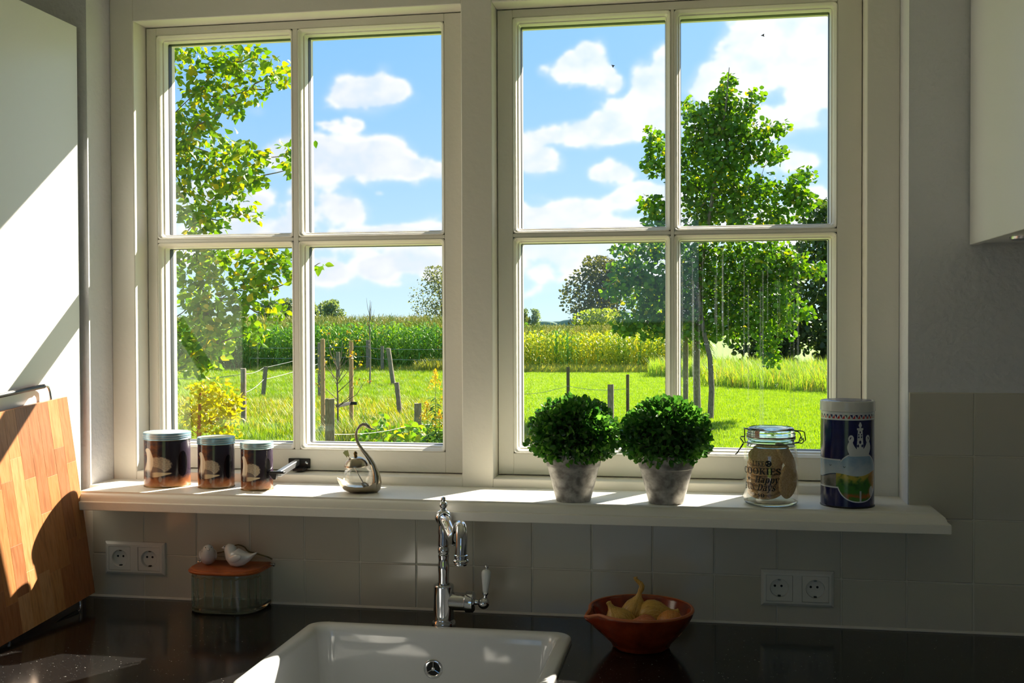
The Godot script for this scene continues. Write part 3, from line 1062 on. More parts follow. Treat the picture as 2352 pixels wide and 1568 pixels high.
func build_salt_box() -> void:
	var t := thing("glass_salt_box", "clear pressed glass salt box with a hinged wooden lid against the tiles", "salt box", Vector3(-1.611, COUNTER, 0.006))
	var gm := glass(0.15, Color(0.68, 0.67, 0.54))
	var b := MB.new()
	b.loft([d_ring(0.074, 0.104, 0.0, 0.046), d_ring(0.079, 0.109, 0.003, 0.048), d_ring(0.080, 0.110, 0.009, 0.048), d_ring(0.0785, 0.1085, 0.014, 0.047), d_ring(0.0785, 0.1085, 0.080, 0.047), d_ring(0.0795, 0.1095, 0.084, 0.047), d_ring(0.079, 0.109, 0.0865, 0.047), d_ring(0.0755, 0.1055, 0.0865, 0.045, 0.003), d_ring(0.0745, 0.1045, 0.080, 0.045, 0.003), d_ring(0.0735, 0.1035, 0.020, 0.044, 0.004), d_ring(0.066, 0.096, 0.009, 0.044, 0.008), d_ring(0.02, 0.03, 0.0085, 0.01, 0.01)], false, false)
	part("glass_body", b, gm, t, 30.0)
	# pressed flutes round the front
	b = MB.new()
	b.loft([d_ring(0.076, 0.106, 0.0002, 0.046, 0.004), d_ring(0.0805, 0.1105, 0.003, 0.048, 0.004), d_ring(0.0812, 0.1112, 0.008, 0.048, 0.004), d_ring(0.0800, 0.1100, 0.012, 0.048, 0.004), d_ring(0.070, 0.100, 0.0125, 0.044, 0.008)], true, true)
	part("glass_foot", b, M.jar, t, 30.0)
	var ring := d_ring(0.0788, 0.1088, 0.0, 0.047)
	b = MB.new()
	var wave := []
	for i in range(3, ring.size()):
		wave.append(ring[i] * 1.004 + Vector3(0, 0.0805 + 0.0022 * (1.0 if i % 2 else -1.0), 0))
	b.tube(wave, 0.0008, 6)
	part("scalloped_line", b, mat(rgb(120, 112, 80), 0.2), t)
	b = MB.new()
	for i in range(3, ring.size(), 1):
		if i % 2 == 1:
			b.tube([ring[i] + Vector3(0, 0.015, 0), ring[i] + Vector3(0, 0.079, 0)], 0.0024, 8)
	part("flutes", b, M.jar, t)
	b = MB.new()
	var pts := PackedVector2Array()
	for q in [[-0.082, 0.0], [0.082, 0.0], [0.082, 0.104], [0.074, 0.108], [0.055, 0.113], [0.038, 0.1175], [0.028, 0.119], [0.022, 0.122], [0.016, 0.129], [0.008, 0.133], [0.0, 0.1345], [-0.008, 0.133], [-0.016, 0.129], [-0.022, 0.122], [-0.028, 0.119], [-0.038, 0.1175], [-0.055, 0.113], [-0.074, 0.108], [-0.082, 0.104]]:
		pts.append(Vector2(q[0], q[1]))
	b.poly(pts, Transform3D(Basis(), Vector3(0, 0, -0.0022)), 0.005)
	part("back_plate", b, gm, t, 30.0)
	b = MB.new()
	var rim := []
	for q in pts:
		if q.y > 0.05:
			rim.append(Vector3(q.x, q.y, 0.0003))
	b.tube(rim, 0.0014, 6)
	part("plate_rim", b, mat(rgb(92, 84, 52), 0.2), t)
	var wood := mat(Color.WHITE, 0.3)
	tri_map(wood, noise_tex(0.025, 4, [[0.0, rgb(120, 52, 18)], [0.5, rgb(168, 84, 34)], [1.0, rgb(190, 104, 48)]], 256, 81), Vector3(3, 20, 20))
	b = MB.new()
	b.loft([d_ring(0.080, 0.112, 0.0872, 0.05, 0.006), d_ring(0.0855, 0.1175, 0.0895, 0.052, 0.006), d_ring(0.0862, 0.1182, 0.0925, 0.052, 0.006), d_ring(0.0850, 0.1170, 0.0948, 0.052, 0.006), d_ring(0.0825, 0.1145, 0.0955, 0.051, 0.006), d_ring(0.0815, 0.1135, 0.0978, 0.051, 0.006), d_ring(0.0780, 0.1100, 0.0990, 0.05, 0.008)], true, true)
	var lid := part("lid", b, wood, t, 30.0)
	for k in [-1.0, 1.0]:
		b = MB.new()
		b.lathe([[0.0, -0.004], [0.003, -0.004], [0.003, 0.003], [0.0042, 0.004], [0.004, 0.007], [0.0, 0.0085]], 14, Transform3D(Basis(Vector3.BACK, -k * PI / 2), Vector3(k * 0.0865, 0.094, 0.012)))
		part("hinge_pin", b, M.steel, lid)


func build_bird(called_label: String, at: Vector3, turn: float, size := 1.0) -> void:
	var t := thing("ceramic_bird", called_label, "bird figurine", at, "ceramic birds on the salt box lid", turn)
	var spine := [[0.0565, 0.0345, 0.0012, 0.0042], [0.0530, 0.0325, 0.0026, 0.0062], [0.0440, 0.0275, 0.0052, 0.0070], [0.0340, 0.0235, 0.0105, 0.0095], [0.0240, 0.0215, 0.0165, 0.0150], [0.0120, 0.0210, 0.0210, 0.0195], [0.0020, 0.0225, 0.0220, 0.0205], [-0.0050, 0.0280, 0.0185, 0.0175], [-0.0080, 0.0345, 0.0150, 0.0140], [-0.0105, 0.0410, 0.0140, 0.0135], [-0.0125, 0.0460, 0.0118, 0.0112], [-0.0138, 0.0500, 0.0072, 0.0068], [-0.0142, 0.0522, 0.0012, 0.0012]]
	var rings := []
	for i in spine.size():
		var q = spine[i]
		var a = spine[maxi(i - 1, 0)]
		var c = spine[mini(i + 1, spine.size() - 1)]
		var d := Vector2(c[0] - a[0], c[1] - a[1]).normalized()
		var up := Vector2(-d.y, d.x)
		var ring := PackedVector3Array()
		for k in 18:
			var w := TAU * k / 18
			var off: Vector2 = up * cos(w) * q[2]
			ring.append(Vector3(q[0] + off.x, maxf(q[1] + off.y, 0.0012), sin(w) * q[3]) * size)
		rings.append(ring)
	var b := MB.new()
	b.loft(rings, true, true)
	part("body", b, M.ceramic, t, 70.0)
	b = MB.new()
	b.lathe([[0.0, -0.0065], [0.0022, -0.003], [0.0042, 0.002], [0.003, 0.004]], 12, Transform3D(Basis(Vector3.BACK, -PI / 2 + 0.15).scaled(Vector3(size, size, size)), Vector3(-0.0255, 0.0430, 0) * size))
	part("beak", b, M.ceramic, t)
	for k in [-1.0, 1.0]:
		b = MB.new()
		b.ball(Vector3(0.010, 0.023, k * 0.0175) * size, Vector3(0.0175, 0.0085, 0.0050) * size, 16, 10, Basis(Vector3.BACK, 0.35))
		part("wing", b, M.ceramic, t)
		b = MB.new()
		b.ball(Vector3(-0.0205, 0.0468, k * 0.0068) * size, Vector3(0.0013, 0.0013, 0.001) * size, 8, 6)
		part("eye", b, M.dark_gap, t)


func swan_print() -> ImageTexture:
	var w := 768
	var h := 384
	var im := Image.create_empty(w, h, false, Image.FORMAT_RGB8)
	var n := FastNoiseLite.new()
	n.frequency = 0.02
	n.fractal_octaves = 4
	n.seed = 4
	for y in h:
		var v := float(y) / h
		for x in w:
			var u := float(x) / w
			var f := n.get_noise_2d(x, y)
			var f2 := n.get_noise_2d(x * 3.0, y * 3.0 + 900)
			# dusk sky over an orange brown bank
			var c := rgb(46, 44, 56).lerp(rgb(34, 28, 34), smoothstep(0.0, 0.7, v))
			c = c.lerp(rgb(96, 72, 104), 0.5 * smoothstep(0.83, 0.98, u))
			c = c.lerp(rgb(112, 66, 44), 0.75 * (1.0 - smoothstep(0.08, 0.2, absf(u - 0.56))) * (0.6 + f))
			c = c.lerp(rgb(138, 84, 54), smoothstep(0.74, 0.86, v + f * 0.05))
			c = c.lerp(rgb(172, 122, 80), smoothstep(0.86, 1.0, v + f * 0.05))
			# swan: round back, raised neck to the left, folded wing, tail
			var bx := (u - 0.692) / 0.095
			var by := (v - 0.53) / 0.185
			var body := 1.0 - smoothstep(0.82, 1.02, sqrt(bx * bx + by * by) + f2 * 0.08 * float(v < 0.6))
			var dx := (u - 0.655) / 0.075
			var dy := (v - 0.68) / 0.115
			var breast := 1.0 - smoothstep(0.85, 1.0, sqrt(dx * dx + dy * dy))
			var nx := 0.598 + 0.022 * sin((v - 0.20) * 7.0)
			var neck := (1.0 - smoothstep(0.014 + 0.03 * v, 0.022 + 0.034 * v, absf(u - nx))) * smoothstep(0.21, 0.24, v) * (1.0 - smoothstep(0.62, 0.72, v))
			var hx := (u - 0.598) / 0.03
			var hy := (v - 0.235) / 0.055
			var head := 1.0 - smoothstep(0.85, 1.0, sqrt(hx * hx + hy * hy))
			var tail := (1.0 - smoothstep(0.0, 0.014, absf(v - 0.715 + (u - 0.75) * 0.25) - 0.045 * clampf((0.79 - u) / 0.11, 0.0, 1.0))) * smoothstep(0.63, 0.66, u) * (1.0 - smoothstep(0.77, 0.79, u))
			c = c.lerp(rgb(176, 160, 136).lerp(rgb(120, 110, 104), clampf(0.5 + f2, 0.0, 1.0) * 0.6), body)
			c = c.lerp(rgb(96, 86, 84), breast * 0.8)
			c = c.lerp(rgb(190, 172, 142), tail)
			c = c.lerp(rgb(206, 194, 172), maxf(neck, head))
			# grey child figure at the water's edge
			var cx := (u - 0.703) / 0.014
			var cy := (v - 0.83) / 0.075
			c = c.lerp(rgb(150, 138, 128), (1.0 - smoothstep(0.7, 1.0, sqrt(cx * cx + cy * cy))) * 0.8)
			# black swan behind at the right
			var kx := (u - 0.865) / 0.045
			var ky := (v - 0.52) / 0.28
			c = c.lerp(rgb(14, 12, 16), 1.0 - smoothstep(0.9, 1.0, sqrt(kx * kx + ky * ky)))
			if v < 0.03 or v > 0.985:
				c = rgb(120, 100, 60)
			im.set_pixel(x, y, c)
	return ImageTexture.create_from_image(im)

func build_tin(at: Vector3, r: float, body_h: float, lid_h: float, label: String, print_: Material, lid_top: Material, lid_side: Material, turn: float) -> void:
	var t := thing("swan_tin", label, "tin", at, "round tins printed with a swan", turn)
	var b := MB.new()
	b.lathe([[0.0, 0.0005], [r - 0.001, 0.0005], [r + 0.0005, 0.0]], 48)
	b.lathe([[r + 0.0006, 0.0], [r + 0.0008, 0.0012], [r, 0.0026]], 56)
	part("base_rim", b, mat(rgb(110, 84, 48), 0.35, 0.8), t)
	b = MB.new()
	b.lathe([[r, 0.0022], [r, body_h * 0.5], [r, body_h], [r - 0.001, body_h + 0.002]], 72)
	part("body", b, print_, t)
	b = MB.new()
	b.lathe([[r - 0.001, body_h - 0.0002], [r + 0.0016, body_h], [r + 0.0022, body_h + 0.001], [r + 0.0014, body_h + 0.0022], [r + 0.0014, body_h + lid_h * 0.30], [r + 0.0019, body_h + lid_h * 0.36], [r + 0.0014, body_h + lid_h * 0.44], [r + 0.0014, body_h + lid_h - 0.0022], [r + 0.0008, body_h + lid_h - 0.0006], [r - 0.0006, body_h + lid_h], [r - 0.0022, body_h + lid_h - 0.0008]], 72)
	var lid := part("lid", b, lid_side, t, 30.0)
	for y in [0.34, 0.62]:
		b = MB.new()
		b.lathe([[r + 0.0012, body_h + lid_h * y - 0.0006], [r + 0.0021, body_h + lid_h * y - 0.0003], [r + 0.0021, body_h + lid_h * y + 0.0003], [r + 0.0012, body_h + lid_h * y + 0.0006]], 64)
		part("lid_stripe", b, M.ceramic, lid)
	b = MB.new()
	b.lathe([[r - 0.0018, body_h + lid_h - 0.0009], [r - 0.005, body_h + lid_h - 0.0009], [r - 0.006, body_h + lid_h - 0.0002], [0.0, body_h + lid_h - 0.0001]], 56)
	part("lid_top", b, lid_top, lid)


func build_swan_dish() -> void:
	var t := thing("swan_sugar_dish", "pewter swan holding a small glass sugar bowl with a domed lid", "sugar bowl", Vector3(-1.3185, SILL, 0.014), "", 0.12)
	# boat shaped body: rings along x
	var b := MB.new()
	var rings := []
	for q in [[-0.0490, 0.0300, 0.0340, 0.0006, 0.0335], [-0.0450, 0.0215, 0.0310, 0.0070, 0.030], [-0.0390, 0.0120, 0.0260, 0.0170, 0.022], [-0.0300, 0.0045, 0.0210, 0.0260, 0.014], [-0.0180, 0.0006, 0.0180, 0.0330, 0.008], [0.0, 0.0, 0.0165, 0.0360, 0.006], [0.0180, 0.0, 0.0165, 0.0340, 0.006], [0.0300, 0.0, 0.0190, 0.0270, 0.009], [0.0400, 0.0, 0.0240, 0.0180, 0.0215], [0.0450, 0.003, 0.0260, 0.0080, 0.025]]:
		var ring := PackedVector3Array()
		for k in 13:
			var a := PI + PI * k / 12.0
			ring.append(Vector3(q[0], q[2] + (q[2] - q[1]) * sin(a) * 1.0, q[3] * cos(a)))
		for k in 11:
			var a := TAU - PI * (k + 1) / 12.0
			ring.append(Vector3(q[0], q[2] + (q[2] - q[4]) * sin(a) * 0.95 - 0.0004, (q[3] - 0.0014) * cos(a) if q[3] > 0.003 else q[3] * cos(a)))
		rings.append(ring)
	b.loft(rings, true, true)
	part("boat_base", b, M.pewter, t, 55.0)
	# breast, neck and head in one sweep
	b = MB.new()
	var neck := [[0.0345, 0.0035, 0.0090, 0.0060], [0.0400, 0.0120, 0.0110, 0.0120], [0.0420, 0.0240, 0.0105, 0.0125], [0.0410, 0.0360, 0.0092, 0.0110], [0.0385, 0.0480, 0.0078, 0.0090], [0.0340, 0.0610, 0.0064, 0.0074], [0.0270, 0.0740, 0.0054, 0.0062], [0.0180, 0.0860, 0.0046, 0.0052], [0.0085, 0.0970, 0.0040, 0.0045], [0.0010, 0.1080, 0.0036, 0.0040], [-0.0035, 0.1190, 0.0033, 0.0037], [-0.0050, 0.1310, 0.0032, 0.0035], [-0.0025, 0.1420, 0.0031, 0.0034], [0.0035, 0.1505, 0.0032, 0.0034], [0.0110, 0.1540, 0.0036, 0.0038], [0.0180, 0.1525, 0.0046, 0.0044], [0.0230, 0.1485, 0.0042, 0.0040], [0.0275, 0.1450, 0.0022, 0.0030], [0.0340, 0.1425, 0.0014, 0.0026], [0.0395, 0.1418, 0.0004, 0.0006]]
	rings = []
	for i in neck.size():
		var q = neck[i]
		var a = neck[maxi(i - 1, 0)]
		var c = neck[mini(i + 1, neck.size() - 1)]
		var d := Vector2(c[0] - a[0], c[1] - a[1]).normalized()
		var nrm := Vector2(-d.y, d.x)
		var ring := PackedVector3Array()
		for k in 16:
			var w := TAU * k / 16
			ring.append(Vector3(q[0] + nrm.x * cos(w) * q[2], q[1] + nrm.y * cos(w) * q[2], sin(w) * q[3]))
		rings.append(ring)
	b.loft(rings, true, true)
	var nk := part("neck", b, M.pewter, t, 60.0)
	for k in [-1.0, 1.0]:
		b = MB.new()
		b.ball(Vector3(0.0205, 0.1525, k * 0.0040), Vector3(0.001, 0.001, 0.0008), 8, 6)
		part("eye", b, M.black, nk)
	var bowl := Vector3(-0.0005, 0.0, 0.0)
	b = MB.new()
	b.lathe([[0.0, 0.0085], [0.018, 0.0085], [0.026, 0.014], [0.0325, 0.024], [0.0338, 0.036], [0.0325, 0.046], [0.029, 0.0505], [0.0268, 0.053], [0.0272, 0.0575], [0.0262, 0.0585], [0.0252, 0.0575], [0.025, 0.053], [0.0275, 0.0495], [0.031, 0.045], [0.0322, 0.036], [0.031, 0.025], [0.0245, 0.0155], [0.017, 0.0105], [0.0, 0.0105]], 40, Transform3D(Basis(), bowl))
	part("glass_bowl", b, M.jar_wall, t, 50.0)
	b = MB.new()
	b.lathe([[0.0245, 0.0575], [0.0275, 0.0590], [0.0278, 0.0602], [0.0268, 0.0645], [0.0235, 0.0710], [0.0180, 0.0765], [0.0100, 0.0800], [0.0, 0.0812]], 40, Transform3D(Basis(Vector3.BACK, 0.07), bowl))
	var lid := part("lid", b, M.pewter, t)
	b = MB.new()
	b.lathe([[0.0, 0.0790], [0.0046, 0.0805], [0.0036, 0.0825], [0.0040, 0.0860], [0.0046, 0.0885], [0.0030, 0.0920], [0.0012, 0.0932], [0.0, 0.0934]], 18, Transform3D(Basis(Vector3.BACK, 0.07), bowl))
	part("lid_knob", b, mat(rgb(120, 98, 60), 0.25, 1.0), lid)
	# the spoon standing in the bowl is a thing of its own
	var s := thing("sugar_spoon", "small pewter spoon standing in the glass bowl of the swan", "spoon", Vector3(-1.3185, SILL + 0.0115, 0.014), "", 0.12)
	b = MB.new()
	b.tube([Vector3(0.012, 0.010, 0.004), Vector3(0.0, 0.030, 0.002), Vector3(-0.012, 0.050, 0.0), Vector3(-0.0215, 0.066, -0.002), Vector3(-0.024, 0.0705, -0.002)], [0.0016, 0.0011, 0.0010, 0.0014, 0.0018], 8)
	var paddle := MB.new()
	paddle.ball(Vector3(0.0165, 0.0050, 0.005), Vector3(0.0065, 0.0105, 0.0022), 16, 10, Basis(Vector3.BACK, 0.9))
	part("bowl", paddle, M.pewter, s)
	var pp := PackedVector2Array()
	for q in [[-0.0035, 0.0], [0.0035, 0.0], [0.0062, 0.013], [0.0048, 0.0145], [0.0030, 0.0138], [0.0016, 0.0160], [0.0, 0.0148], [-0.0016, 0.0160], [-0.0030, 0.0138], [-0.0048, 0.0145], [-0.0062, 0.013]]:
		pp.append(Vector2(q[0], q[1]))
	part("stem", b, M.pewter, s)
	b = MB.new()
	b.poly(pp, Transform3D(Basis(Vector3.BACK, 0.5), Vector3(-0.0235, 0.0690, -0.002)), 0.0014)
	part("fan_handle", b, mat(rgb(200, 184, 130), 0.25, 1.0), s)


func build_catch() -> void:
	var t := thing("casement_stay", "black and grey metal casement stay screwed to the left sash", "window stay", Vector3(-1.527, 0.200, -0.1695))
	var b := MB.new()
	b.box(Vector3(0.0, 0.0, 0.0022), Vector3(0.056, 0.024, 0.0044), 0.0015)
	var plate := part("mounting_plate", b, M.black, t)
	b = MB.new()
	b.lathe([[0.0, 0.0], [0.0042, 0.0], [0.0042, 0.0012], [0.0030, 0.0022], [0.0, 0.0024]], 16, Transform3D(Basis(Vector3.RIGHT, PI / 2), Vector3(0.019, 0.001, 0.0042)))
	part("screw", b, M.steel, plate)
	b = MB.new()
	b.box(Vector3(0.006, -0.012, 0.016), Vector3(0.030, 0.008, 0.026), 0.002)
	part("hinge_block", b, M.black, t)
	var alu := mat(rgb(150, 152, 156), 0.4, 0.85)
	var a := Vector3(-0.004, 0.003, 0.006)
	var e := Vector3(0.016, -0.002, 0.176)
	b = MB.new()
	var d := (e - a).normalized()
	var sd := Vector3.UP.cross(d).normalized()
	b.box((a + e) / 2, Vector3(0.0125, 0.0135, (e - a).length()), 0.0012, Basis(sd, d.cross(sd), d))
	part("arm", b, alu, t)
	b = MB.new()
	b.box(Vector3(0.0140, 0.0016, 0.181), Vector3(0.036, 0.0055, 0.012), 0.0012)
	b.poly(PackedVector2Array([Vector2(-0.016, 0.0), Vector2(0.004, 0.0), Vector2(0.001, -0.013), Vector2(-0.004, -0.014)]), Transform3D(Basis(), Vector3(0.0110, -0.0005, 0.181)), 0.010)
	part("latch_head", b, M.black, t)


func build_topiary(at: Vector3, turn: float, sd: int, label: String) -> void:
	var t := thing("potted_topiary", label, "potted plant", at, "ball topiaries in grey pots", turn)
	var b := MB.new()
	b.lathe([[0.0, 0.0], [0.0360, 0.0], [0.0372, 0.0015], [0.0552, 0.0720], [0.0556, 0.0735], [0.0568, 0.0742], [0.0575, 0.0760], [0.0622, 0.1010], [0.0622, 0.1025], [0.0610, 0.1033], [0.0594, 0.1025], [0.0582, 0.0960], [0.0, 0.0950]], 56)
	part("pot", b, M.zinc, t)
	rng.seed = sd
	var c := Vector3(0, 0.148, 0)
	var R := Vector3(0.087, 0.068, 0.087)
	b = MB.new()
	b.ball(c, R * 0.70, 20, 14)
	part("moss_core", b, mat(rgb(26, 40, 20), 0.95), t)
	# oval cupped leaf
	var lm := leaf_mesh(0.0128, 0.0104, 0.30, 0.22)
	var where := []
	var tint := []
	for k in 3300:
		var d := Vector3(rng.randfn(), rng.randfn(), rng.randfn()).normalized()
		if d.y < -0.80:
			continue
		var pos := c + d * R * rng.randf_range(0.68, 1.07)
		if d.y < -0.25:
			pos += Vector3(d.x, -0.25, d.z) * rng.randf_range(0.0, 0.012)
		var out := (d + Vector3(rng.randfn(), rng.randfn(), rng.randfn()) * 0.55).normalized()
		var q := out.cross(Vector3(rng.randfn(), rng.randfn(), rng.randfn())).normalized()
		var s := rng.randf_range(0.72, 1.18)
		where.append(Transform3D(Basis(q, out, q.cross(out)) * Basis.from_scale(Vector3(s, s, s)), pos))
		var col := rgb(60, 110, 50).lerp(rgb(134, 182, 102), pow(rng.randf(), 1.6)).lerp(rgb(36, 92, 60), rng.randf() * 0.35)
		tint.append(col.srgb_to_linear())
	# the leaves that show largest are parts of their own, the rest one mass
	var order := []
	for i in where.size():
		var w: Transform3D = where[i]
		order.append([-(w.origin - c).dot(Vector3(0.0, 0.25, 1.0)) - w.basis.get_scale().x * 0.02, i])
	order.sort()
	var rest := []
	var rest_tint := []
	var near := {}
	for k in 290:
		near[order[k][1]] = true
	for i in where.size():
		if near.has(i):
			continue
		rest.append(where[i])
		rest_tint.append(tint[i])
	many("leaves", lm, M.box_leaf, rest, rest_tint, t)
	if not M.has("box_shades"):
		M.box_shades = []
		for k in 5:
			var m := rgb(60, 110, 50).lerp(rgb(134, 182, 102), [0.02, 0.15, 0.35, 0.6, 0.9][k]).lerp(rgb(36, 92, 60), [0.3, 0.0, 0.25, 0.1, 0.0][k])
			M.box_shades.append(leaf_mesh(0.0128, 0.0104, 0.30, 0.22, 0.0, m.srgb_to_linear()))
	var k := 0
	for i in near:
		var o := part("leaf", M.box_shades[k % 5], M.box_leaf, t)
		o.transform = where[i]
		k += 1
	b = MB.new()
	for i in 40:
		var a := rng.randf() * TAU
		var d := Vector3(cos(a), 0, sin(a))
		b.tube([Vector3(0, 0.098, 0) + d * 0.02, c + d * R * 0.6 + Vector3(0, rng.randf_range(-0.06, 0.0), 0), c + d * R * 0.98 + Vector3(0, rng.randf_range(-0.055, 0.0), 0)], 0.0008, 5, false)
	part("stems", b, mat(rgb(60, 62, 30), 0.8), t)


func leaf_mesh(L: float, W: float, fold := 0.2, droop := 0.15, pointed := 0.0, tint = null) -> ArrayMesh:
	var b := MB.new()
	var st := [[0.0, 0.03], [0.18, 0.55], [0.42, 0.98], [0.66, 0.95], [0.86, 0.6], [1.0, 0.0]]
	if pointed > 0.0:
		st = [[0.0, 0.03], [0.2, 0.7], [0.42, 1.0], [0.68, 0.7], [0.88, 0.28], [1.0, 0.0]]
	var mid := []
	var lf := []
	var rt := []
	for s in st:
		var y: float = s[0] * L
		var w: float = s[1] * W * 0.5
		var z: float = -droop * L * s[0] * s[0]
		mid.append(Vector3(0, y, z))
		lf.append(Vector3(-w, y, z + w * fold * 2.0))
		rt.append(Vector3(w, y, z + w * fold * 2.0))
	for i in st.size() - 1:
		b.quad(lf[i], mid[i], mid[i + 1], lf[i + 1])
		b.quad(mid[i], rt[i], rt[i + 1], mid[i + 1])
	return b.mesh(80.0, tint)


func bent_text(words: String, font: Font, a0: float, a1: float, y0: float, hgt: float, r: float, slant := 0.0) -> ArrayMesh:
	var tm := TextMesh.new()
	tm.text = words
	tm.font = font
	tm.font_size = 64
	tm.pixel_size = 0.01
	tm.depth = 0.0
	tm.curve_step = 2.0
	var arr := tm.get_mesh_arrays()
	var v: PackedVector3Array = arr[Mesh.ARRAY_VERTEX]
	var idx = arr[Mesh.ARRAY_INDEX]
	var lo := Vector2(1e9, 1e9)
	var hi := Vector2(-1e9, -1e9)
	for i in v.size():
		v[i].x += v[i].y * slant
		lo = lo.min(Vector2(v[i].x, v[i].y))
		hi = hi.max(Vector2(v[i].x, v[i].y))
	var b := MB.new()
	var at := func(q: Vector3) -> Vector3:
		var a := deg_to_rad(lerpf(a0, a1, (q.x - lo.x) / (hi.x - lo.x)))
		return Vector3(r * sin(a), y0 + hgt * (q.y - lo.y) / (hi.y - lo.y), r * cos(a))
	var n: int = idx.size() if idx != null else v.size()
	for i in range(0, n, 3):
		var q0 := v[idx[i]] if idx != null else v[i]
		var q1 := v[idx[i + 1]] if idx != null else v[i + 1]
		var q2 := v[idx[i + 2]] if idx != null else v[i + 2]
		if absf(q0.z - q1.z) > 1e-6 or absf(q0.z - q2.z) > 1e-6:
			continue
		b.tri((at as Callable).call(q0), (at as Callable).call(q2), (at as Callable).call(q1))
	return b.mesh(0.0)


func build_cookie_jar() -> void:
	var at := Vector3(-0.4110, SILL, 0.030)
	var t := thing("cookie_jar", "clip top glass jar lettered LIKE COOKIES on the window sill", "jar", at, "", -0.06)
	var K := 1.06
	t.scale = Vector3(K, K, K)
	var b := MB.new()
	b.lathe([[0.0525, 0.0065], [0.0538, 0.018], [0.0545, 0.050], [0.0538, 0.082], [0.0515, 0.102], [0.0478, 0.1155]], 64)
	b.lathe([[0.0452, 0.1140], [0.0488, 0.1010], [0.0512, 0.082], [0.0518, 0.050], [0.0512, 0.018], [0.0500, 0.0075]], 64)
	part("glass_body", b, M.jar_wall, t, 50.0)
	b = MB.new()
	b.lathe([[0.0, 0.0004], [0.044, 0.0], [0.0495, 0.002], [0.0525, 0.0065], [0.0500, 0.0075], [0.044, 0.0065], [0.0, 0.0085]], 64)
	part("glass_foot", b, M.jar, t, 50.0)
	b = MB.new()
	b.lathe([[0.0452, 0.1140], [0.0478, 0.1155], [0.0452, 0.1200], [0.0446, 0.1240], [0.0450, 0.1275], [0.0475, 0.1290], [0.0480, 0.1315], [0.0470, 0.1330], [0.0440, 0.1335], [0.0420, 0.1320], [0.0422, 0.121], [0.0452, 0.1140]], 64)
	part("glass_rim", b, M.jar, t, 50.0)
	b = MB.new()
	b.lathe([[0.0, 0.1345], [0.0400, 0.1345], [0.0462, 0.1350], [0.0475, 0.1370], [0.0475, 0.1400], [0.0455, 0.1425], [0.0458, 0.1465], [0.0440, 0.1510], [0.0400, 0.1530], [0.0340, 0.1525], [0.0310, 0.1535], [0.0200, 0.1545], [0.0, 0.1545]], 56)
	part("lid", b, M.jar, t, 40.0)
	b = MB.new()
	b.lathe([[0.0440, 0.1334], [0.0478, 0.1336], [0.0478, 0.1348], [0.0440, 0.1349]], 48)
	part("seal_ring", b, mat(rgb(170, 140, 120), 0.5), t)
	# wire: collar, bail and lever
	var wire := mat(rgb(90, 92, 92), 0.3, 0.9)
	b = MB.new()
	var pts := []
	for k in 48:
		pts.append(Vector3(cos(TAU * k / 48) * 0.0462, 0.1215, sin(TAU * k / 48) * 0.0462))
	b.tube(pts, 0.0011, 8, false, true)
	b.tube([Vector3(0.046, 0.1215, 0.004), Vector3(0.054, 0.1225, 0.004), Vector3(0.059, 0.1215, 0.004), Vector3(0.0625, 0.1245, 0.004), Vector3(0.0615, 0.1320, 0.004)], 0.0011, 8)
	b.tube([Vector3(0.046, 0.1215, -0.004), Vector3(0.054, 0.1235, -0.004), Vector3(0.057, 0.1335, -0.004)], 0.0011, 8)
	part("collar_wire", b, wire, t)
	b = MB.new()
	b.tube([Vector3(0.064, 0.1270, 0.009), Vector3(0.0662, 0.1285, 0.010), Vector3(0.0640, 0.1440, 0.011), Vector3(0.0600, 0.1465, 0.012), Vector3(0.044, 0.1475, 0.014)], 0.0011, 8)
	b.tube([Vector3(0.056, 0.1240, -0.010), Vector3(0.0600, 0.1270, -0.011), Vector3(0.0560, 0.1400, -0.012), Vector3(0.0520, 0.1430, -0.012), Vector3(0.040, 0.1440, -0.022)], 0.0011, 8)
	part("hinge_wire", b, wire, t)
	b = MB.new()
	b.tube([Vector3(-0.042, 0.1475, 0.016), Vector3(-0.050, 0.1490, 0.010), Vector3(-0.0520, 0.1500, 0.004), Vector3(-0.0500, 0.1480, -0.006), Vector3(-0.043, 0.1470, -0.014)], 0.0011, 8)
	b.tube([Vector3(-0.0510, 0.1490, 0.004), Vector3(-0.0510, 0.1270, 0.005), Vector3(-0.0495, 0.1215, 0.005), Vector3(-0.046, 0.1210, 0.003)], 0.0011, 8)
	b.tube([Vector3(-0.0490, 0.1225, 0.010), Vector3(-0.0520, 0.1200, 0.010), Vector3(-0.0590, 0.1300, 0.010), Vector3(-0.0575, 0.1335, 0.010), Vector3(-0.050, 0.1330, 0.010)], 0.0011, 8)
	b.tube([Vector3(-0.0530, 0.1195, 0.012), Vector3(-0.0660, 0.1000, 0.014), Vector3(-0.0680, 0.0985, 0.013), Vector3(-0.0650, 0.1005, 0.009), Vector3(-0.0540, 0.1190, 0.008)], 0.0013, 8)
	part("clip_lever", b, wire, t)
	# black print on the glass, curved with it
	var ink := mat(rgb(14, 12, 10), 0.6)
	ink.cull_mode = BaseMaterial3D.CULL_DISABLED
	var serif := SystemFont.new()
	serif.font_names = PackedStringArray(["Droid Serif"])
	serif.font_weight = 700
	var R := 0.05462
	var holder := part("lettering", bent_text("LIKE", serif, -40.0, -13.0, 0.0800, 0.0100, R), ink, t)
	part("lettering", bent_text("COOKIES", serif, -66.0, 20.0, 0.0640, 0.0128, R + 0.0002), ink, t)
	part("lettering", bent_text("Happy", serif, -34.0, 18.0, 0.0440, 0.0165, R + 0.0001, 0.3), ink, t)
	part("lettering", bent_text("FUN", serif, -62.0, -34.0, 0.0335, 0.0128, R + 0.0001), ink, t)
	part("lettering", bent_text("Days", serif, -29.0, 10.0, 0.0285, 0.0170, R, 0.3), ink, t)
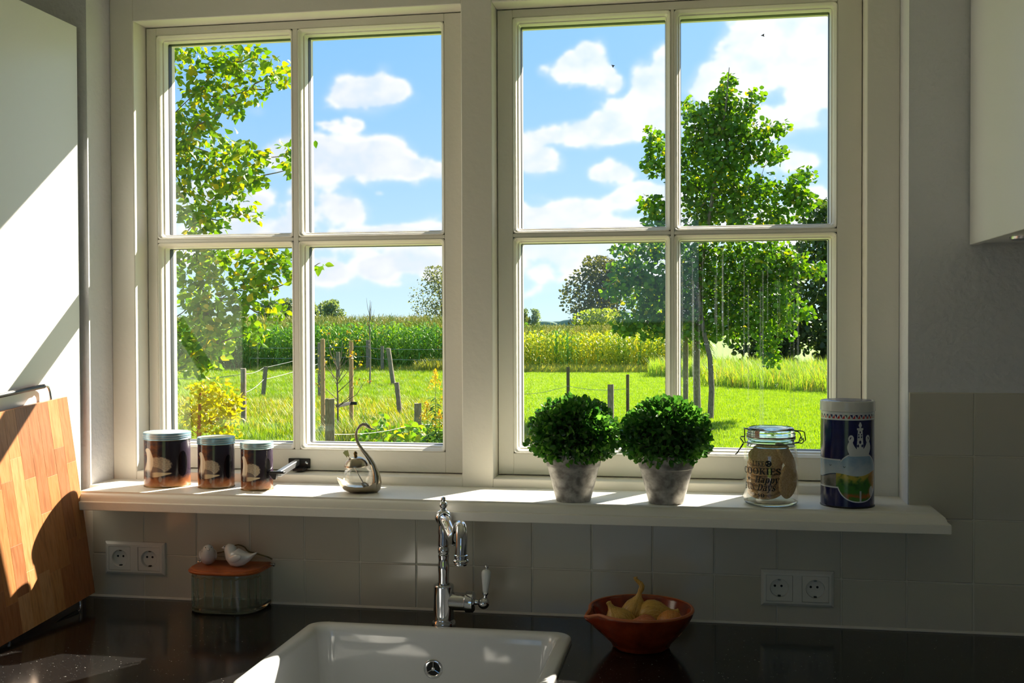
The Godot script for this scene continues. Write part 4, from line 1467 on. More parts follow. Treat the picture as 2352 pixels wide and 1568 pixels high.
	part("lettering", bent_text("SO", serif, -27.0, -13.0, 0.0195, 0.0080, R), ink, t)
	var cook := MB.new()
	var star := MB.new()
	for k in 28:
		var a := TAU * k / 28
		var a2 := TAU * (k + 1) / 28
		var q := func(w: float, rr: float, cx: float, cy: float) -> Vector3:
			var th := deg_to_rad(cx) + cos(w) * rr / R
			return Vector3(R * sin(th), cy + sin(w) * rr, R * cos(th))
		for band in [[0.0, 0.0020], [0.0042, 0.0062]]:
			cook.quad((q as Callable).call(a, band[0] + 0.00001, -5.0, 0.0858), (q as Callable).call(a, band[1], -5.0, 0.0858), (q as Callable).call(a2, band[1], -5.0, 0.0858), (q as Callable).call(a2, band[0] + 0.00001, -5.0, 0.0858))
		if (k / 3) % 3 != 1:
			cook.quad((q as Callable).call(a, 0.0018, -5.0, 0.0858), (q as Callable).call(a, 0.0044, -5.0, 0.0858), (q as Callable).call(a2, 0.0044, -5.0, 0.0858), (q as Callable).call(a2, 0.0018, -5.0, 0.0858))
	for k in 10:
		var q := func(w: float, rr: float) -> Vector3:
			var th := deg_to_rad(-50.0) + cos(w) * rr / R
			return Vector3(R * sin(th), 0.0545 + sin(w) * rr, R * cos(th))
		var a := PI / 2 + TAU * k / 10
		star.tri((q as Callable).call(0.0, 0.00001), (q as Callable).call(a, 0.0052 if k % 2 == 0 else 0.0021), (q as Callable).call(a + TAU / 10, 0.0021 if k % 2 == 0 else 0.0052))
	part("cookie_motif", cook, ink, t, 0.0)
	part("star_motif", star, ink, t, 0.0)
	# the cookies are things of their own
	var dough := mat(Color.WHITE, 0.85)
	tri_map(dough, noise_tex(0.05, 4, [[0.0, rgb(196, 140, 76)], [0.5, rgb(230, 184, 120)], [1.0, rgb(242, 208, 150)]], 256, 91), Vector3(14, 14, 14))
	bump(dough, noise_tex(0.08, 3, [], 256, 92), 0.3)
	b = MB.new()
	b.lathe([[0.0, -0.0035], [0.030, -0.0036], [0.0345, -0.0024], [0.0358, 0.0], [0.0345, 0.0026], [0.030, 0.0038], [0.015, 0.0046], [0.0, 0.0049]], 40, Transform3D(), 0.01, 5)
	var disc := b.mesh(40.0)
	rng.seed = 9
	var tilt := Basis(Vector3.RIGHT, 0.34) * Basis(Vector3.BACK, 0.04)
	for k in 8:
		var p := Vector3(-0.013 + rng.randf_range(-0.0025, 0.0025), 0.0255 + k * 0.0093, -0.001 + rng.randf_range(-0.002, 0.002))
		if k == 7:
			p = Vector3(-0.010, 0.0930, 0.002)
		var B := tilt if k < 7 else Basis(Vector3.RIGHT, 0.52) * Basis(Vector3.BACK, -0.05)
		var o := solo("cookie", disc, dough, "round golden cookie, the %s one from the bottom of the stack in the glass jar" % ["lowest", "second", "third", "fourth", "fifth", "sixth", "seventh", ""][k] if k < 7 else "topmost round golden cookie of the stack inside the glass jar", "cookie", "cookies in the glass jar")
		o.transform = Transform3D(B * Basis.from_scale(Vector3(0.97, 1, 0.97) * K), at + p * K)
	var lean := solo("cookie", disc, dough, "brown cookie standing upright at the right side of the jar", "cookie", "cookies in the glass jar")
	lean.transform = Transform3D(Basis(Vector3.UP, -0.55) * Basis(Vector3.BACK, -PI / 2 - 0.05) * Basis.from_scale(Vector3(0.98, 1, 0.98) * K), at + Vector3(0.0325, 0.0475, 0.012) * K)
	lean = solo("cookie", disc, dough, "brown cookie leaning over the stack at the top right of the jar", "cookie", "cookies in the glass jar")
	lean.transform = Transform3D(Basis(Vector3.UP, -0.35) * Basis(Vector3.BACK, -1.05) * Basis.from_scale(Vector3(0.95, 1, 0.95) * K), at + Vector3(0.0285, 0.0965, 0.0) * K)


func tin_print() -> ImageTexture:
	var w := 1024
	var h := 640
	var im := Image.create_empty(w, h, false, Image.FORMAT_RGB8)
	var n := FastNoiseLite.new()
	n.frequency = 0.015
	n.fractal_octaves = 4
	n.seed = 14
	var white := rgb(216, 220, 224)
	for y in h:
		var v := float(y) / h
		for x in w:
			# angle round the tin, 0 straight to the front
			var a := (float(x) / w - 0.75) * 360.0
			if a < -180.0:
				a += 360.0
			var f := n.get_noise_2d(x, y)
			var c := rgb(12, 19, 74).lerp(rgb(18, 26, 88), 0.5 + f * 0.5)
			if v < 0.092:
				c = white
				# row of red and blue triangles
				if v > 0.034 and v < 0.074:
					var s := fposmod(a, 11.0) / 11.0
					var q := (v - 0.034) / 0.040
					if s < 0.5 and s * 2.0 > 1.0 - q:
						c = rgb(186, 34, 40)
					elif s >= 0.5 and (s - 0.5) * 2.0 > q:
						c = rgb(28, 36, 92)
			# picture window with a white line round it
			var px := (a - 27.0) / 51.0
			var py := (v - 0.690) / 0.262
			var e := pow(pow(absf(px), 2.3) + pow(absf(py), 2.3), 1.0 / 2.3)
			var side := absf(a + 60.0) < 46.0 and v > 0.50 - 0.03 * (a + 60.0) / 46.0 * 0.0 and v < 0.805
			var side_in := absf(a + 60.0) < 46.0 and v > 0.515 and v < 0.79
			if e < 1.0 or side:
				c = white
			if (e < 0.955 or side_in) and absf(a + 64.0) > 1.2:
				var hz := 0.655 + 0.02 * sin(a * 0.06) - 0.012 * px
				if v < hz:
					c = rgb(140, 172, 204).lerp(rgb(196, 210, 220), smoothstep(0.45, 0.66, v + f * 0.06))
					if absf(v - 0.575 + absf(a + 38.0) * 0.004) < 0.004 and absf(a + 38.0) < 3.0:
						c = rgb(60, 70, 84)
					if absf(v - 0.585 + absf(a + 6.0) * 0.004) < 0.004 and absf(a + 6.0) < 2.6:
						c = rgb(60, 70, 84)
				elif a < -24.0:
					c = rgb(150, 146, 140).lerp(rgb(104, 104, 96), clampf(0.5 + f, 0.0, 1.0))
					if v < hz + 0.012:
						c = rgb(60, 74, 96)
				else:
					c = rgb(196, 176, 70).lerp(rgb(62, 118, 40), smoothstep(hz, hz + 0.10 - px * 0.05, v + f * 0.05))
					c = c.lerp(rgb(36, 82, 34), clampf(f * 1.4, 0.0, 1.0))
					c = c.lerp(rgb(170, 92, 40), smoothstep(0.84, 0.9, v + f * 0.04))
					c = c.lerp(rgb(74, 120, 44), smoothstep(0.89, 0.92, v + f * 0.03))
					c = c.lerp(rgb(206, 140, 74), smoothstep(46.0, 58.0, a + f * 10.0) * 0.8)
					if absf(a - 29.0) < 2.0 and v > 0.83:
						c = rgb(188, 194, 198)
					var sx := (a - 60.0) / 7.0
					var sy := (v - 0.84) / 0.055
					if sx * sx + sy * sy < 1.0:
						c = rgb(206, 206, 200)
			# white gable ornament standing on the window
			var ox := (a - 28.0) / 25.0
			var oy := (0.435 - v) / 0.325
			var ink := 0.0
			if oy > -0.1 and oy < 1.0:
				var ax := absf(ox)
				if oy < 0.52:
					# two S scrolls that curl outwards at the top
					var mid := 0.72 + 0.22 * sin(oy * 6.5 - 0.4)
					var thick := 0.36 * (1.0 - smoothstep(0.0, 0.50, oy)) + 0.10
					if absf(ax - mid + 0.10) < thick:
						ink = 1.0
					if oy < 0.10 and ax < 0.95:
						ink = 1.0
				var k := Vector2(ax - 0.80, (oy - 0.46) * 1.9)
				if k.length() < 0.24 and k.length() > 0.11:
					ink = 1.0
				if ax < 0.34 - 0.16 * oy and oy < 0.78:
					ink = 1.0
				if absf(oy - 0.78) < 0.03 and ax < 0.30:
					ink = 1.0
				if oy > 0.78 and ax < 0.13 * (1.0 - absf((oy - 0.9) / 0.12)) + 0.03:
					ink = 1.0
				# pierced holes
				for hole in [[0.0, 0.36, 0.10], [0.13, 0.52, 0.06], [0.13, 0.60, 0.05], [0.0, 0.68, 0.06], [0.20, 0.24, 0.09]]:
					if Vector2(ax - hole[0], (oy - hole[1]) * 1.9).length() < hole[2]:
						ink = 0.0
			if ink > 0.5:
				c = white
			im.set_pixel(x, y, c)
	return ImageTexture.create_from_image(im)

func build_blue_tin() -> void:
	var t := thing("blue_rusk_tin", "tall dark blue tin with a white lid and a printed meadow scene", "tin", Vector3(-0.2545, SILL, 0.018), "", -0.13)
	var r := 0.0540
	var pr := mat(Color.WHITE, 0.16)
	pr.albedo_texture = tin_print()
	var b := MB.new()
	b.lathe([[0.0, 0.0006], [r - 0.001, 0.0004], [r + 0.0008, 0.0], [r + 0.0012, 0.0016], [r, 0.0034]], 64)
	part("base_rim", b, mat(rgb(34, 30, 40), 0.3, 0.5), t)
	b = MB.new()
	b.lathe([[r, 0.0030], [r, 0.07], [r, 0.14], [r, 0.1985]], 80)
	part("body", b, pr, t)
	var white := mat(rgb(214, 214, 210), 0.22)
	b = MB.new()
	b.lathe([[r - 0.001, 0.1975], [r + 0.0014, 0.1976], [r + 0.0024, 0.1986], [r + 0.0016, 0.2000], [r + 0.0013, 0.2160], [r + 0.0002, 0.2184], [r - 0.0024, 0.2192], [r - 0.0040, 0.2184], [r - 0.0060, 0.2184]], 72)
	var lid := part("lid", b, white, t, 35.0)
	b = MB.new()
	b.lathe([[r - 0.0055, 0.2184], [r - 0.0070, 0.2196], [0.040, 0.2200], [0.0, 0.2200]], 60)
	part("lid_top", b, mat(rgb(70, 74, 120), 0.25), lid)


func build_bowl() -> void:
	var at := Vector3(-0.6735, COUNTER, 0.205)
	var t := thing("terracotta_bowl", "glazed terracotta bowl with a pouring lip holding onions", "bowl", at)
	var b := MB.new()
	var sp := Vector2(-0.90, 0.44).normalized()
	var rings := []
	for q in [[0.0005, 0.0, 0], [0.052, 0.0, 0], [0.0560, 0.002, 0], [0.0585, 0.007, 0], [0.0600, 0.011, 0], [0.0740, 0.026, 0.1], [0.0880, 0.043, 0.3], [0.0975, 0.058, 0.6], [0.1020, 0.066, 0.85], [0.1040, 0.071, 1], [0.1055, 0.0750, 1], [0.1048, 0.0782, 1], [0.1015, 0.0796, 1], [0.0980, 0.0786, 1], [0.0955, 0.0740, 1], [0.0900, 0.0610, 0.7], [0.0780, 0.0420, 0.3], [0.0580, 0.0220, 0], [0.0340, 0.0130, 0], [0.0005, 0.0110, 0]]:
		var ring := PackedVector3Array()
		for k in 72:
			var a := TAU * k / 72
			var d := Vector2(cos(a), sin(a))
			var g := exp(-pow(acos(clampf(d.dot(sp), -1, 1)) / 0.15, 2.0))
			var g2 := exp(-pow(acos(clampf(d.dot(sp), -1, 1)) / 0.40, 2.0)) * 0.25
			var rr: float = q[0] + q[2] * (0.014 * g - 0.010 * (g2 - 0.25 * g))
			ring.append(Vector3(d.x * rr, q[1] - q[2] * 0.008 * g, d.y * rr))
		rings.append(ring)
	b.loft(rings, false, false)
	var clay := mat(Color.WHITE, 0.16)
	tri_map(clay, noise_tex(0.02, 4, [[0.0, rgb(96, 30, 14)], [0.5, rgb(134, 46, 20)], [1.0, rgb(160, 62, 28)]], 256, 95), Vector3(5, 5, 5))
	part("body", b, clay, t, 60.0)
	b = MB.new()
	var rim := []
	for k in 72:
		var a := TAU * k / 72
		var d := Vector2(cos(a), sin(a))
		var g := exp(-pow(acos(clampf(d.dot(sp), -1, 1)) / 0.15, 2.0))
		var g2 := exp(-pow(acos(clampf(d.dot(sp), -1, 1)) / 0.40, 2.0)) * 0.25
		var rr := 0.1020 + (0.014 * g - 0.010 * (g2 - 0.25 * g))
		rim.append(Vector3(d.x * rr, 0.0768 - 0.008 * g, d.y * rr))
	b.tube(rim, 0.0036, 10, false, true)
	part("worn_rim", b, mat(rgb(176, 96, 52), 0.35), t)
	# onions
	var skins := []
	for k in 3:
		var base: Color = [rgb(196, 150, 60), rgb(206, 126, 44), rgb(184, 96, 52)][k]
		var m := mat(Color.WHITE, 0.4)
		tri_map(m, noise_tex(0.03, 3, [[0.0, base.darkened(0.35)], [0.45, base], [0.75, base.lightened(0.25)], [1.0, base.darkened(0.1)]], 256, 100 + k), Vector3(40, 4, 40))
		skins.append(m)
	var spots := [[Vector3(-0.040, 0.050, 0.022), 0.032, Basis(Vector3.BACK, 0.5), 0, "yellow onion with a dry root tuft nearest the pouring lip of the bowl", 1.0],
		[Vector3(-0.016, 0.054, -0.030), 0.029, Basis(Vector3.BACK, -0.25), 0, "onion with a tall twisted dry neck at the back of the bowl", 1.25],
		[Vector3(0.022, 0.053, -0.024), 0.036, Basis(Vector3.BACK, -1.3) * Basis(Vector3.UP, 0.4), 0, "large striped yellow onion in the middle of the bowl", 1.0],
		[Vector3(0.058, 0.050, 0.010), 0.028, Basis(Vector3.RIGHT, 1.2), 1, "round orange onion at the right side of the bowl", 0.95],
		[Vector3(0.010, 0.047, 0.045), 0.030, Basis(Vector3.BACK, 1.2), 2, "reddish onion at the front of the bowl", 0.9]]
	for q in spots:
		var o := thing("onion", q[4], "onion", at + q[0], "onions in the terracotta bowl")
		o.basis = q[2]
		var r: float = q[1]
		var s: float = q[5]
		b = MB.new()
		b.lathe([[0.0, -0.86 * r], [0.25 * r, -0.85 * r], [0.62 * r, -0.70 * r], [0.90 * r, -0.38 * r], [1.0 * r, -0.02 * r], [0.93 * r, 0.34 * r], [0.72 * r, 0.66 * r * s], [0.42 * r, 0.92 * r * s], [0.22 * r, 1.12 * r * s], [0.15 * r, 1.32 * r * s], [0.17 * r, 1.5 * r * s], [0.06 * r, 1.55 * r * s], [0.0, 1.5 * r * s]], 28, Transform3D(), 0.02, 7)
		part("bulb", b, skins[q[3]], o, 50.0)
		b = MB.new()
		if s > 1.2:
			b.tube([Vector3(0, 1.40 * r * s, 0), Vector3(0.0015, 1.58 * r * s, 0.0), Vector3(0.001, 1.72 * r * s, 0.0), Vector3(-0.003, 1.84 * r * s, 0.0), Vector3(-0.009, 1.92 * r * s, 0.001), Vector3(-0.014, 2.0 * r * s, 0.002), Vector3(-0.016, 2.12 * r * s, 0.002)], [0.0050, 0.0056, 0.0058, 0.0050, 0.0040, 0.0036, 0.0046], 10)
			part("dry_neck", b, skins[0], o)
		else:
			rng.seed = int(r * 1e5)
			for k in 9:
				var d := Vector3(rng.randfn() * 0.006, -rng.randf_range(0.004, 0.012), rng.randfn() * 0.006)
				b.tube([Vector3(0, -0.84 * r, 0), Vector3(0, -0.86 * r, 0) + d * 0.5, Vector3(d.z * 0.3, -0.86 * r, 0) + d], 0.0005, 5, false)
			part("root_tuft", b, mat(rgb(150, 124, 88), 0.9), o)


func build_fly(at: Vector3, turn: float, label: String) -> void:
	var t := thing("fly", label, "fly", at, "flies on the window glass")
	t.rotation.z = turn
	var b := MB.new()
	b.ball(Vector3(0, 0, 0.0016), Vector3(0.0014, 0.0026, 0.0013), 10, 8)
	b.ball(Vector3(0, 0.0030, 0.0016), Vector3(0.0011, 0.0009, 0.0010), 10, 8)
	part("body", b, M.black, t)
	b = MB.new()
	for k in [-1.0, 1.0]:
		b.ball(Vector3(k * 0.0017, -0.0014, 0.0026), Vector3(0.0010, 0.0024, 0.0001), 10, 6, Basis(Vector3.BACK, k * 0.5))
	part("wings", b, mat(rgb(70, 72, 78), 0.4), t)
	b = MB.new()
	for k in [-1.0, 1.0]:
		for j in 3:
			b.tube([Vector3(k * 0.0008, 0.0012 - j * 0.001, 0.001), Vector3(k * 0.0024, 0.0020 - j * 0.0018, 0.0012), Vector3(k * 0.0030, 0.0024 - j * 0.0022, 0.0002)], 0.00015, 4, false)
	part("legs", b, M.black, t)


func build_things() -> void:
	build_socket(Vector3(-1.868, -0.0080, 0.002), "white double wall socket on the tiles between chopping board and salt box")
	build_socket(Vector3(-0.355, -0.0212, 0.002), "white double wall socket on the tiles to the right of the terracotta bowl")
	build_board()
	build_salt_box()
	build_bird("white ceramic bird at the left of the wooden lid, tail hidden", Vector3(-1.6585, COUNTER + 0.0988, 0.064), 2.05, 0.93)
	build_bird("white ceramic bird on the wooden lid with its tail raised to the right", Vector3(-1.592, COUNTER + 0.0988, 0.072), -0.05, 0.98)
	var pr := mat(Color.WHITE, 0.14)
	pr.albedo_texture = swan_print()
	var pr2: StandardMaterial3D = pr.duplicate()
	var top := mat(rgb(206, 196, 178), 0.25)
	var blue := mat(rgb(146, 180, 200), 0.28, 0.45)
	build_tin(Vector3(-1.8023, SILL, -0.0265), 0.0532, 0.1105, 0.0165, "largest and leftmost of the three swan printed tins", pr, top, blue, 0.46)
	build_tin(Vector3(-1.6766, SILL, -0.0215), 0.0420, 0.1015, 0.0160, "middle sized swan printed tin between the other two tins", pr, top, mat(rgb(132, 174, 190), 0.28, 0.45), 0.42)
	build_tin(Vector3(-1.5672, SILL, -0.0015), 0.0364, 0.0945, 0.0145, "smallest swan printed tin beside the casement stay", pr2, top, mat(rgb(156, 190, 196), 0.28, 0.45), 0.39)
	build_catch()
	build_swan_dish()
	build_topiary(Vector3(-0.8262, SILL, 0.051), 0.3, 31, "ball shaped topiary in a grey pot, the left one nearer the tap")
	build_topiary(Vector3(-0.6286, SILL, 0.050), 1.9, 32, "ball shaped topiary in a grey pot, the right one nearer the cookie jar")
	build_cookie_jar()
	build_blue_tin()
	build_bowl()
	build_fly(Vector3(-0.7613, 1.1476, -0.2134), 0.9, "small dark fly on the upper left pane of the right window")
	build_fly(Vector3(-0.4160, 1.2030, -0.2134), 1.6, "tiny dark fly near the top of the upper right pane")


# ------------------------------------------------------------------ garden and fields
func col_mix(a: Color, b: Color, t: float) -> Color:
	return a.lerp(b, t).srgb_to_linear()

# leaves scattered in soft clumps [x, y, z, r]; depth stretches each clump away from the house
func scatter_leaves(clumps: Array, per_area: float, depth: float, ca: Color, cb: Color, cc: Color, rare: float, size: Vector2, sd: int, shell := 0.0) -> Array:
	rng.seed = sd
	var where := []
	var tint := []
	for c in clumps:
		var n := int(per_area * c[3] * c[3]) + 3
		for k in n:
			var d := Vector3(rng.randfn(), rng.randfn(), rng.randfn())
			d = d.normalized() * lerpf(pow(rng.randf(), 0.5), 1.0, shell)
			var pos := Vector3(c[0] + d.x * c[3] * 1.08, c[1] + d.y * c[3] * 1.08, c[2] + d.z * maxf(c[3], depth))
			var s := rng.randf_range(size.x, size.y)
			var out := Vector3(rng.randfn() * 0.8 + d.x, rng.randfn() * 0.7 - 0.25, rng.randfn() * 0.8 + d.z * 0.5).normalized()
			var q := out.cross(Vector3(rng.randfn(), rng.randfn(), rng.randfn())).normalized()
			where.append(Transform3D(Basis(q, out, q.cross(out)) * Basis.from_scale(Vector3(s, s, s)), pos))
			tint.append(col_mix(ca.lerp(cb, rng.randf()), cc, (1.0 if rng.randf() < rare else 0.0) * rng.randf_range(0.4, 1.0)))
	return [where, tint]

# twigs: every clump hangs on the nearest clump that is closer to the stem, or on the stem itself
func branchy(b: MB, base: Vector3, clumps: Array, from_y: float, r0: float, sd: int) -> void:
	rng.seed = sd
	for c in clumps:
		var e := Vector3(c[0], c[1], c[2])
		var away := Vector2(e.x - base.x, e.z - base.z).length()
		var root := base + Vector3(0, maxf(e.y - base.y - away * 0.6, from_y), 0)
		var best := (root - e).length()
		var thick := r0
		for o in clumps:
			var p := Vector3(o[0], o[1], o[2])
			if Vector2(p.x - base.x, p.z - base.z).length() < away - 0.06 and p.y < e.y + 0.05 and (p - e).length() < best or (e.y - base.y < from_y and p.y > e.y + 0.12 and (p - e).length() < best):
				best = (p - e).length()
				root = p
				thick = r0 * 0.6
		var d := e - root
		var bow := Vector3(rng.randfn(), rng.randfn() - 0.6, rng.randfn()) * best * 0.10
		b.tube([root, root + d * 0.35 + bow, root + d * 0.7 + bow * 0.8, e, e + d.normalized() * c[3] * 0.7 + bow * 0.3], [thick, thick * 0.8, thick * 0.6, thick * 0.45, thick * 0.2], 5, false)

func far_tree(called: String, label: String, at: Vector3, w: float, h: float, ca: Color, cb: Color, n: int, sd: int, group := "", leaf := 0.5, bare := 0.25, lobes := 9) -> void:
	var t := thing(called, label, "tree", at, group)
	rng.seed = sd
	var cl := []
	for k in lobes:
		var a := rng.randf() * TAU
		var y := lerpf(bare, 0.95, (k + 0.5) / lobes)
		var prof := sin(clampf((y - bare * 0.7) / (1.06 - bare * 0.7), 0.0, 1.0) * PI)
		cl.append([cos(a) * w * 0.26 * prof, y * h, sin(a) * w * 0.26 * prof, w * (0.14 + 0.20 * prof)])
	var where := []
	var tint := []
	for k in n:
		var c = cl[rng.randi() % cl.size()]
		var d := Vector3(rng.randfn(), rng.randfn(), rng.randfn()).normalized() * pow(rng.randf(), 0.35)
		var pos := Vector3(c[0] + d.x * c[3], c[1] + d.y * c[3] * minf(1.0, h / w), c[2] + d.z * c[3])
		pos.y = clampf(pos.y, h * bare * 0.5, h)
		var out := (d + Vector3(rng.randfn(), rng.randfn(), rng.randfn()) * 0.8).normalized()
		var q := out.cross(Vector3(rng.randfn(), rng.randfn(), rng.randfn())).normalized()
		var s := leaf * rng.randf_range(0.6, 1.3)
		where.append(Transform3D(Basis(q, out, q.cross(out)) * Basis.from_scale(Vector3(s, s, s)), pos))
		tint.append(col_mix(ca, cb, rng.randf()))
	many("crown", M.unit_leaf, M.leaf, where, tint, t)
	var b := MB.new()
	b.tube([Vector3(0, -0.1, 0), Vector3(0.02 * w, h * 0.4, 0), Vector3(0, h * 0.85, 0)], [0.035 * w, 0.022 * w, 0.004 * w], 7)
	for c in cl:
		b.tube([Vector3(0, c[1] * 0.55, 0), Vector3(c[0], c[1], c[2])], [0.012 * w, 0.004 * w], 5, false)
	part("trunk", b, M.bark, t)

func corn_mesh(h: float, leaves: int, sd: int) -> ArrayMesh:
	rng.seed = sd
	var b := MB.new()
	b.tube([Vector3.ZERO, Vector3(0.01, h * 0.5, 0), Vector3(0, h * 0.92, 0.01)], [0.016, 0.012, 0.005], 5, false)
	for k in leaves:
		var y0 := h * lerpf(0.08, 0.86, float(k) / (leaves - 1))
		var a := PI * k + rng.randf_range(-0.5, 0.5) + sd
		var L := h * rng.randf_range(0.30, 0.42)
		var dir := Vector3(cos(a), 0, sin(a))
		var side := Vector3(-sin(a), 0, cos(a))
		var prev_l := Vector3()
		var prev_r := Vector3()
		for j in 6:
			var s := j / 5.0
			var p := Vector3(0, y0, 0) + dir * L * (s - 0.25 * s * s) + Vector3(0, L * (0.75 * s - 1.05 * s * s), 0)
			var w := 0.040 * (1.0 - s * s) + 0.002
			var l := p - side * w
			var r := p + side * w
			if j:
				b.quad(prev_l, prev_r, r, l)
			prev_l = l
			prev_r = r
	return b.mesh(60.0)

func tassel_mesh(h: float, sd: int) -> ArrayMesh:
	rng.seed = sd
	var b := MB.new()
	for k in 6:
		var a := TAU * k / 6 + sd
		b.tube([Vector3(0, h * 0.9, 0), Vector3(cos(a) * 0.05, h * 0.98, sin(a) * 0.05), Vector3(cos(a) * 0.11, h * rng.randf_range(1.0, 1.07), sin(a) * 0.11)], [0.004, 0.008, 0.005], 4, false)
	return b.mesh(60.0)

func grass_mesh(blades: int, h: float, spread: float, w: float, sd: int) -> ArrayMesh:
	rng.seed = sd
	var b := MB.new()
	for k in blades:
		var a := rng.randf() * TAU
		var o := Vector3(rng.randf_range(-spread, spread), 0, rng.randf_range(-spread, spread))
		var d := Vector3(cos(a), 0, sin(a))
		var s := Vector3(-d.z, 0, d.x) * w
		var hh := h * rng.randf_range(0.55, 1.1)
		var p1 := o + Vector3(0, hh * 0.6, 0) + d * hh * 0.15
		var p2 := o + Vector3(0, hh, 0) + d * hh * rng.randf_range(0.3, 0.6)
		b.quad(o - s, o + s, p1 + s * 0.8, p1 - s * 0.8)
		b.tri(p1 - s * 0.8, p1 + s * 0.8, p2)
	return b.mesh(60.0)

func fence_post(label: String, x: float, z: float, h: float, r: float, lean := Vector2.ZERO, m: Material = null, base := GROUND) -> void:
	var t := thing("fence_post", label, "post", Vector3(x, base, z))
	var b := MB.new()
	var rings := []
	rng.seed = int(absf(x) * 1000) + int(absf(z) * 77)
	for k in 7:
		var y := -0.1 + (h + 0.1) * k / 6.0
		var ring := PackedVector3Array()
		for j in 10:
			var a := TAU * j / 10
			var rr := r * (1.0 + 0.08 * sin(a * 3.0 + x) + rng.randf_range(-0.03, 0.03))
			ring.append(Vector3(cos(a) * rr + lean.x * y, y + (rng.randf_range(-0.006, 0.006) if k == 6 else 0.0), sin(a) * rr + lean.y * y))
		rings.append(ring)
	b.loft(rings, true, true)
	part("timber", b, m if m else M.post, t, 30.0)

func wire_run(label: String, pts: Array, r: float, group := "fence wires") -> void:
	var b := MB.new()
	var all := []
	for i in pts.size() - 1:
		for k in 6:
			var s := k / 6.0
			all.append(pts[i].lerp(pts[i + 1], s) + Vector3(0, -0.035 * sin(s * PI), 0))
	all.append(pts[pts.size() - 1])
	b.tube(all, r, 5)
	solo("fence_wire", b, M.wire, label, "wire", group)


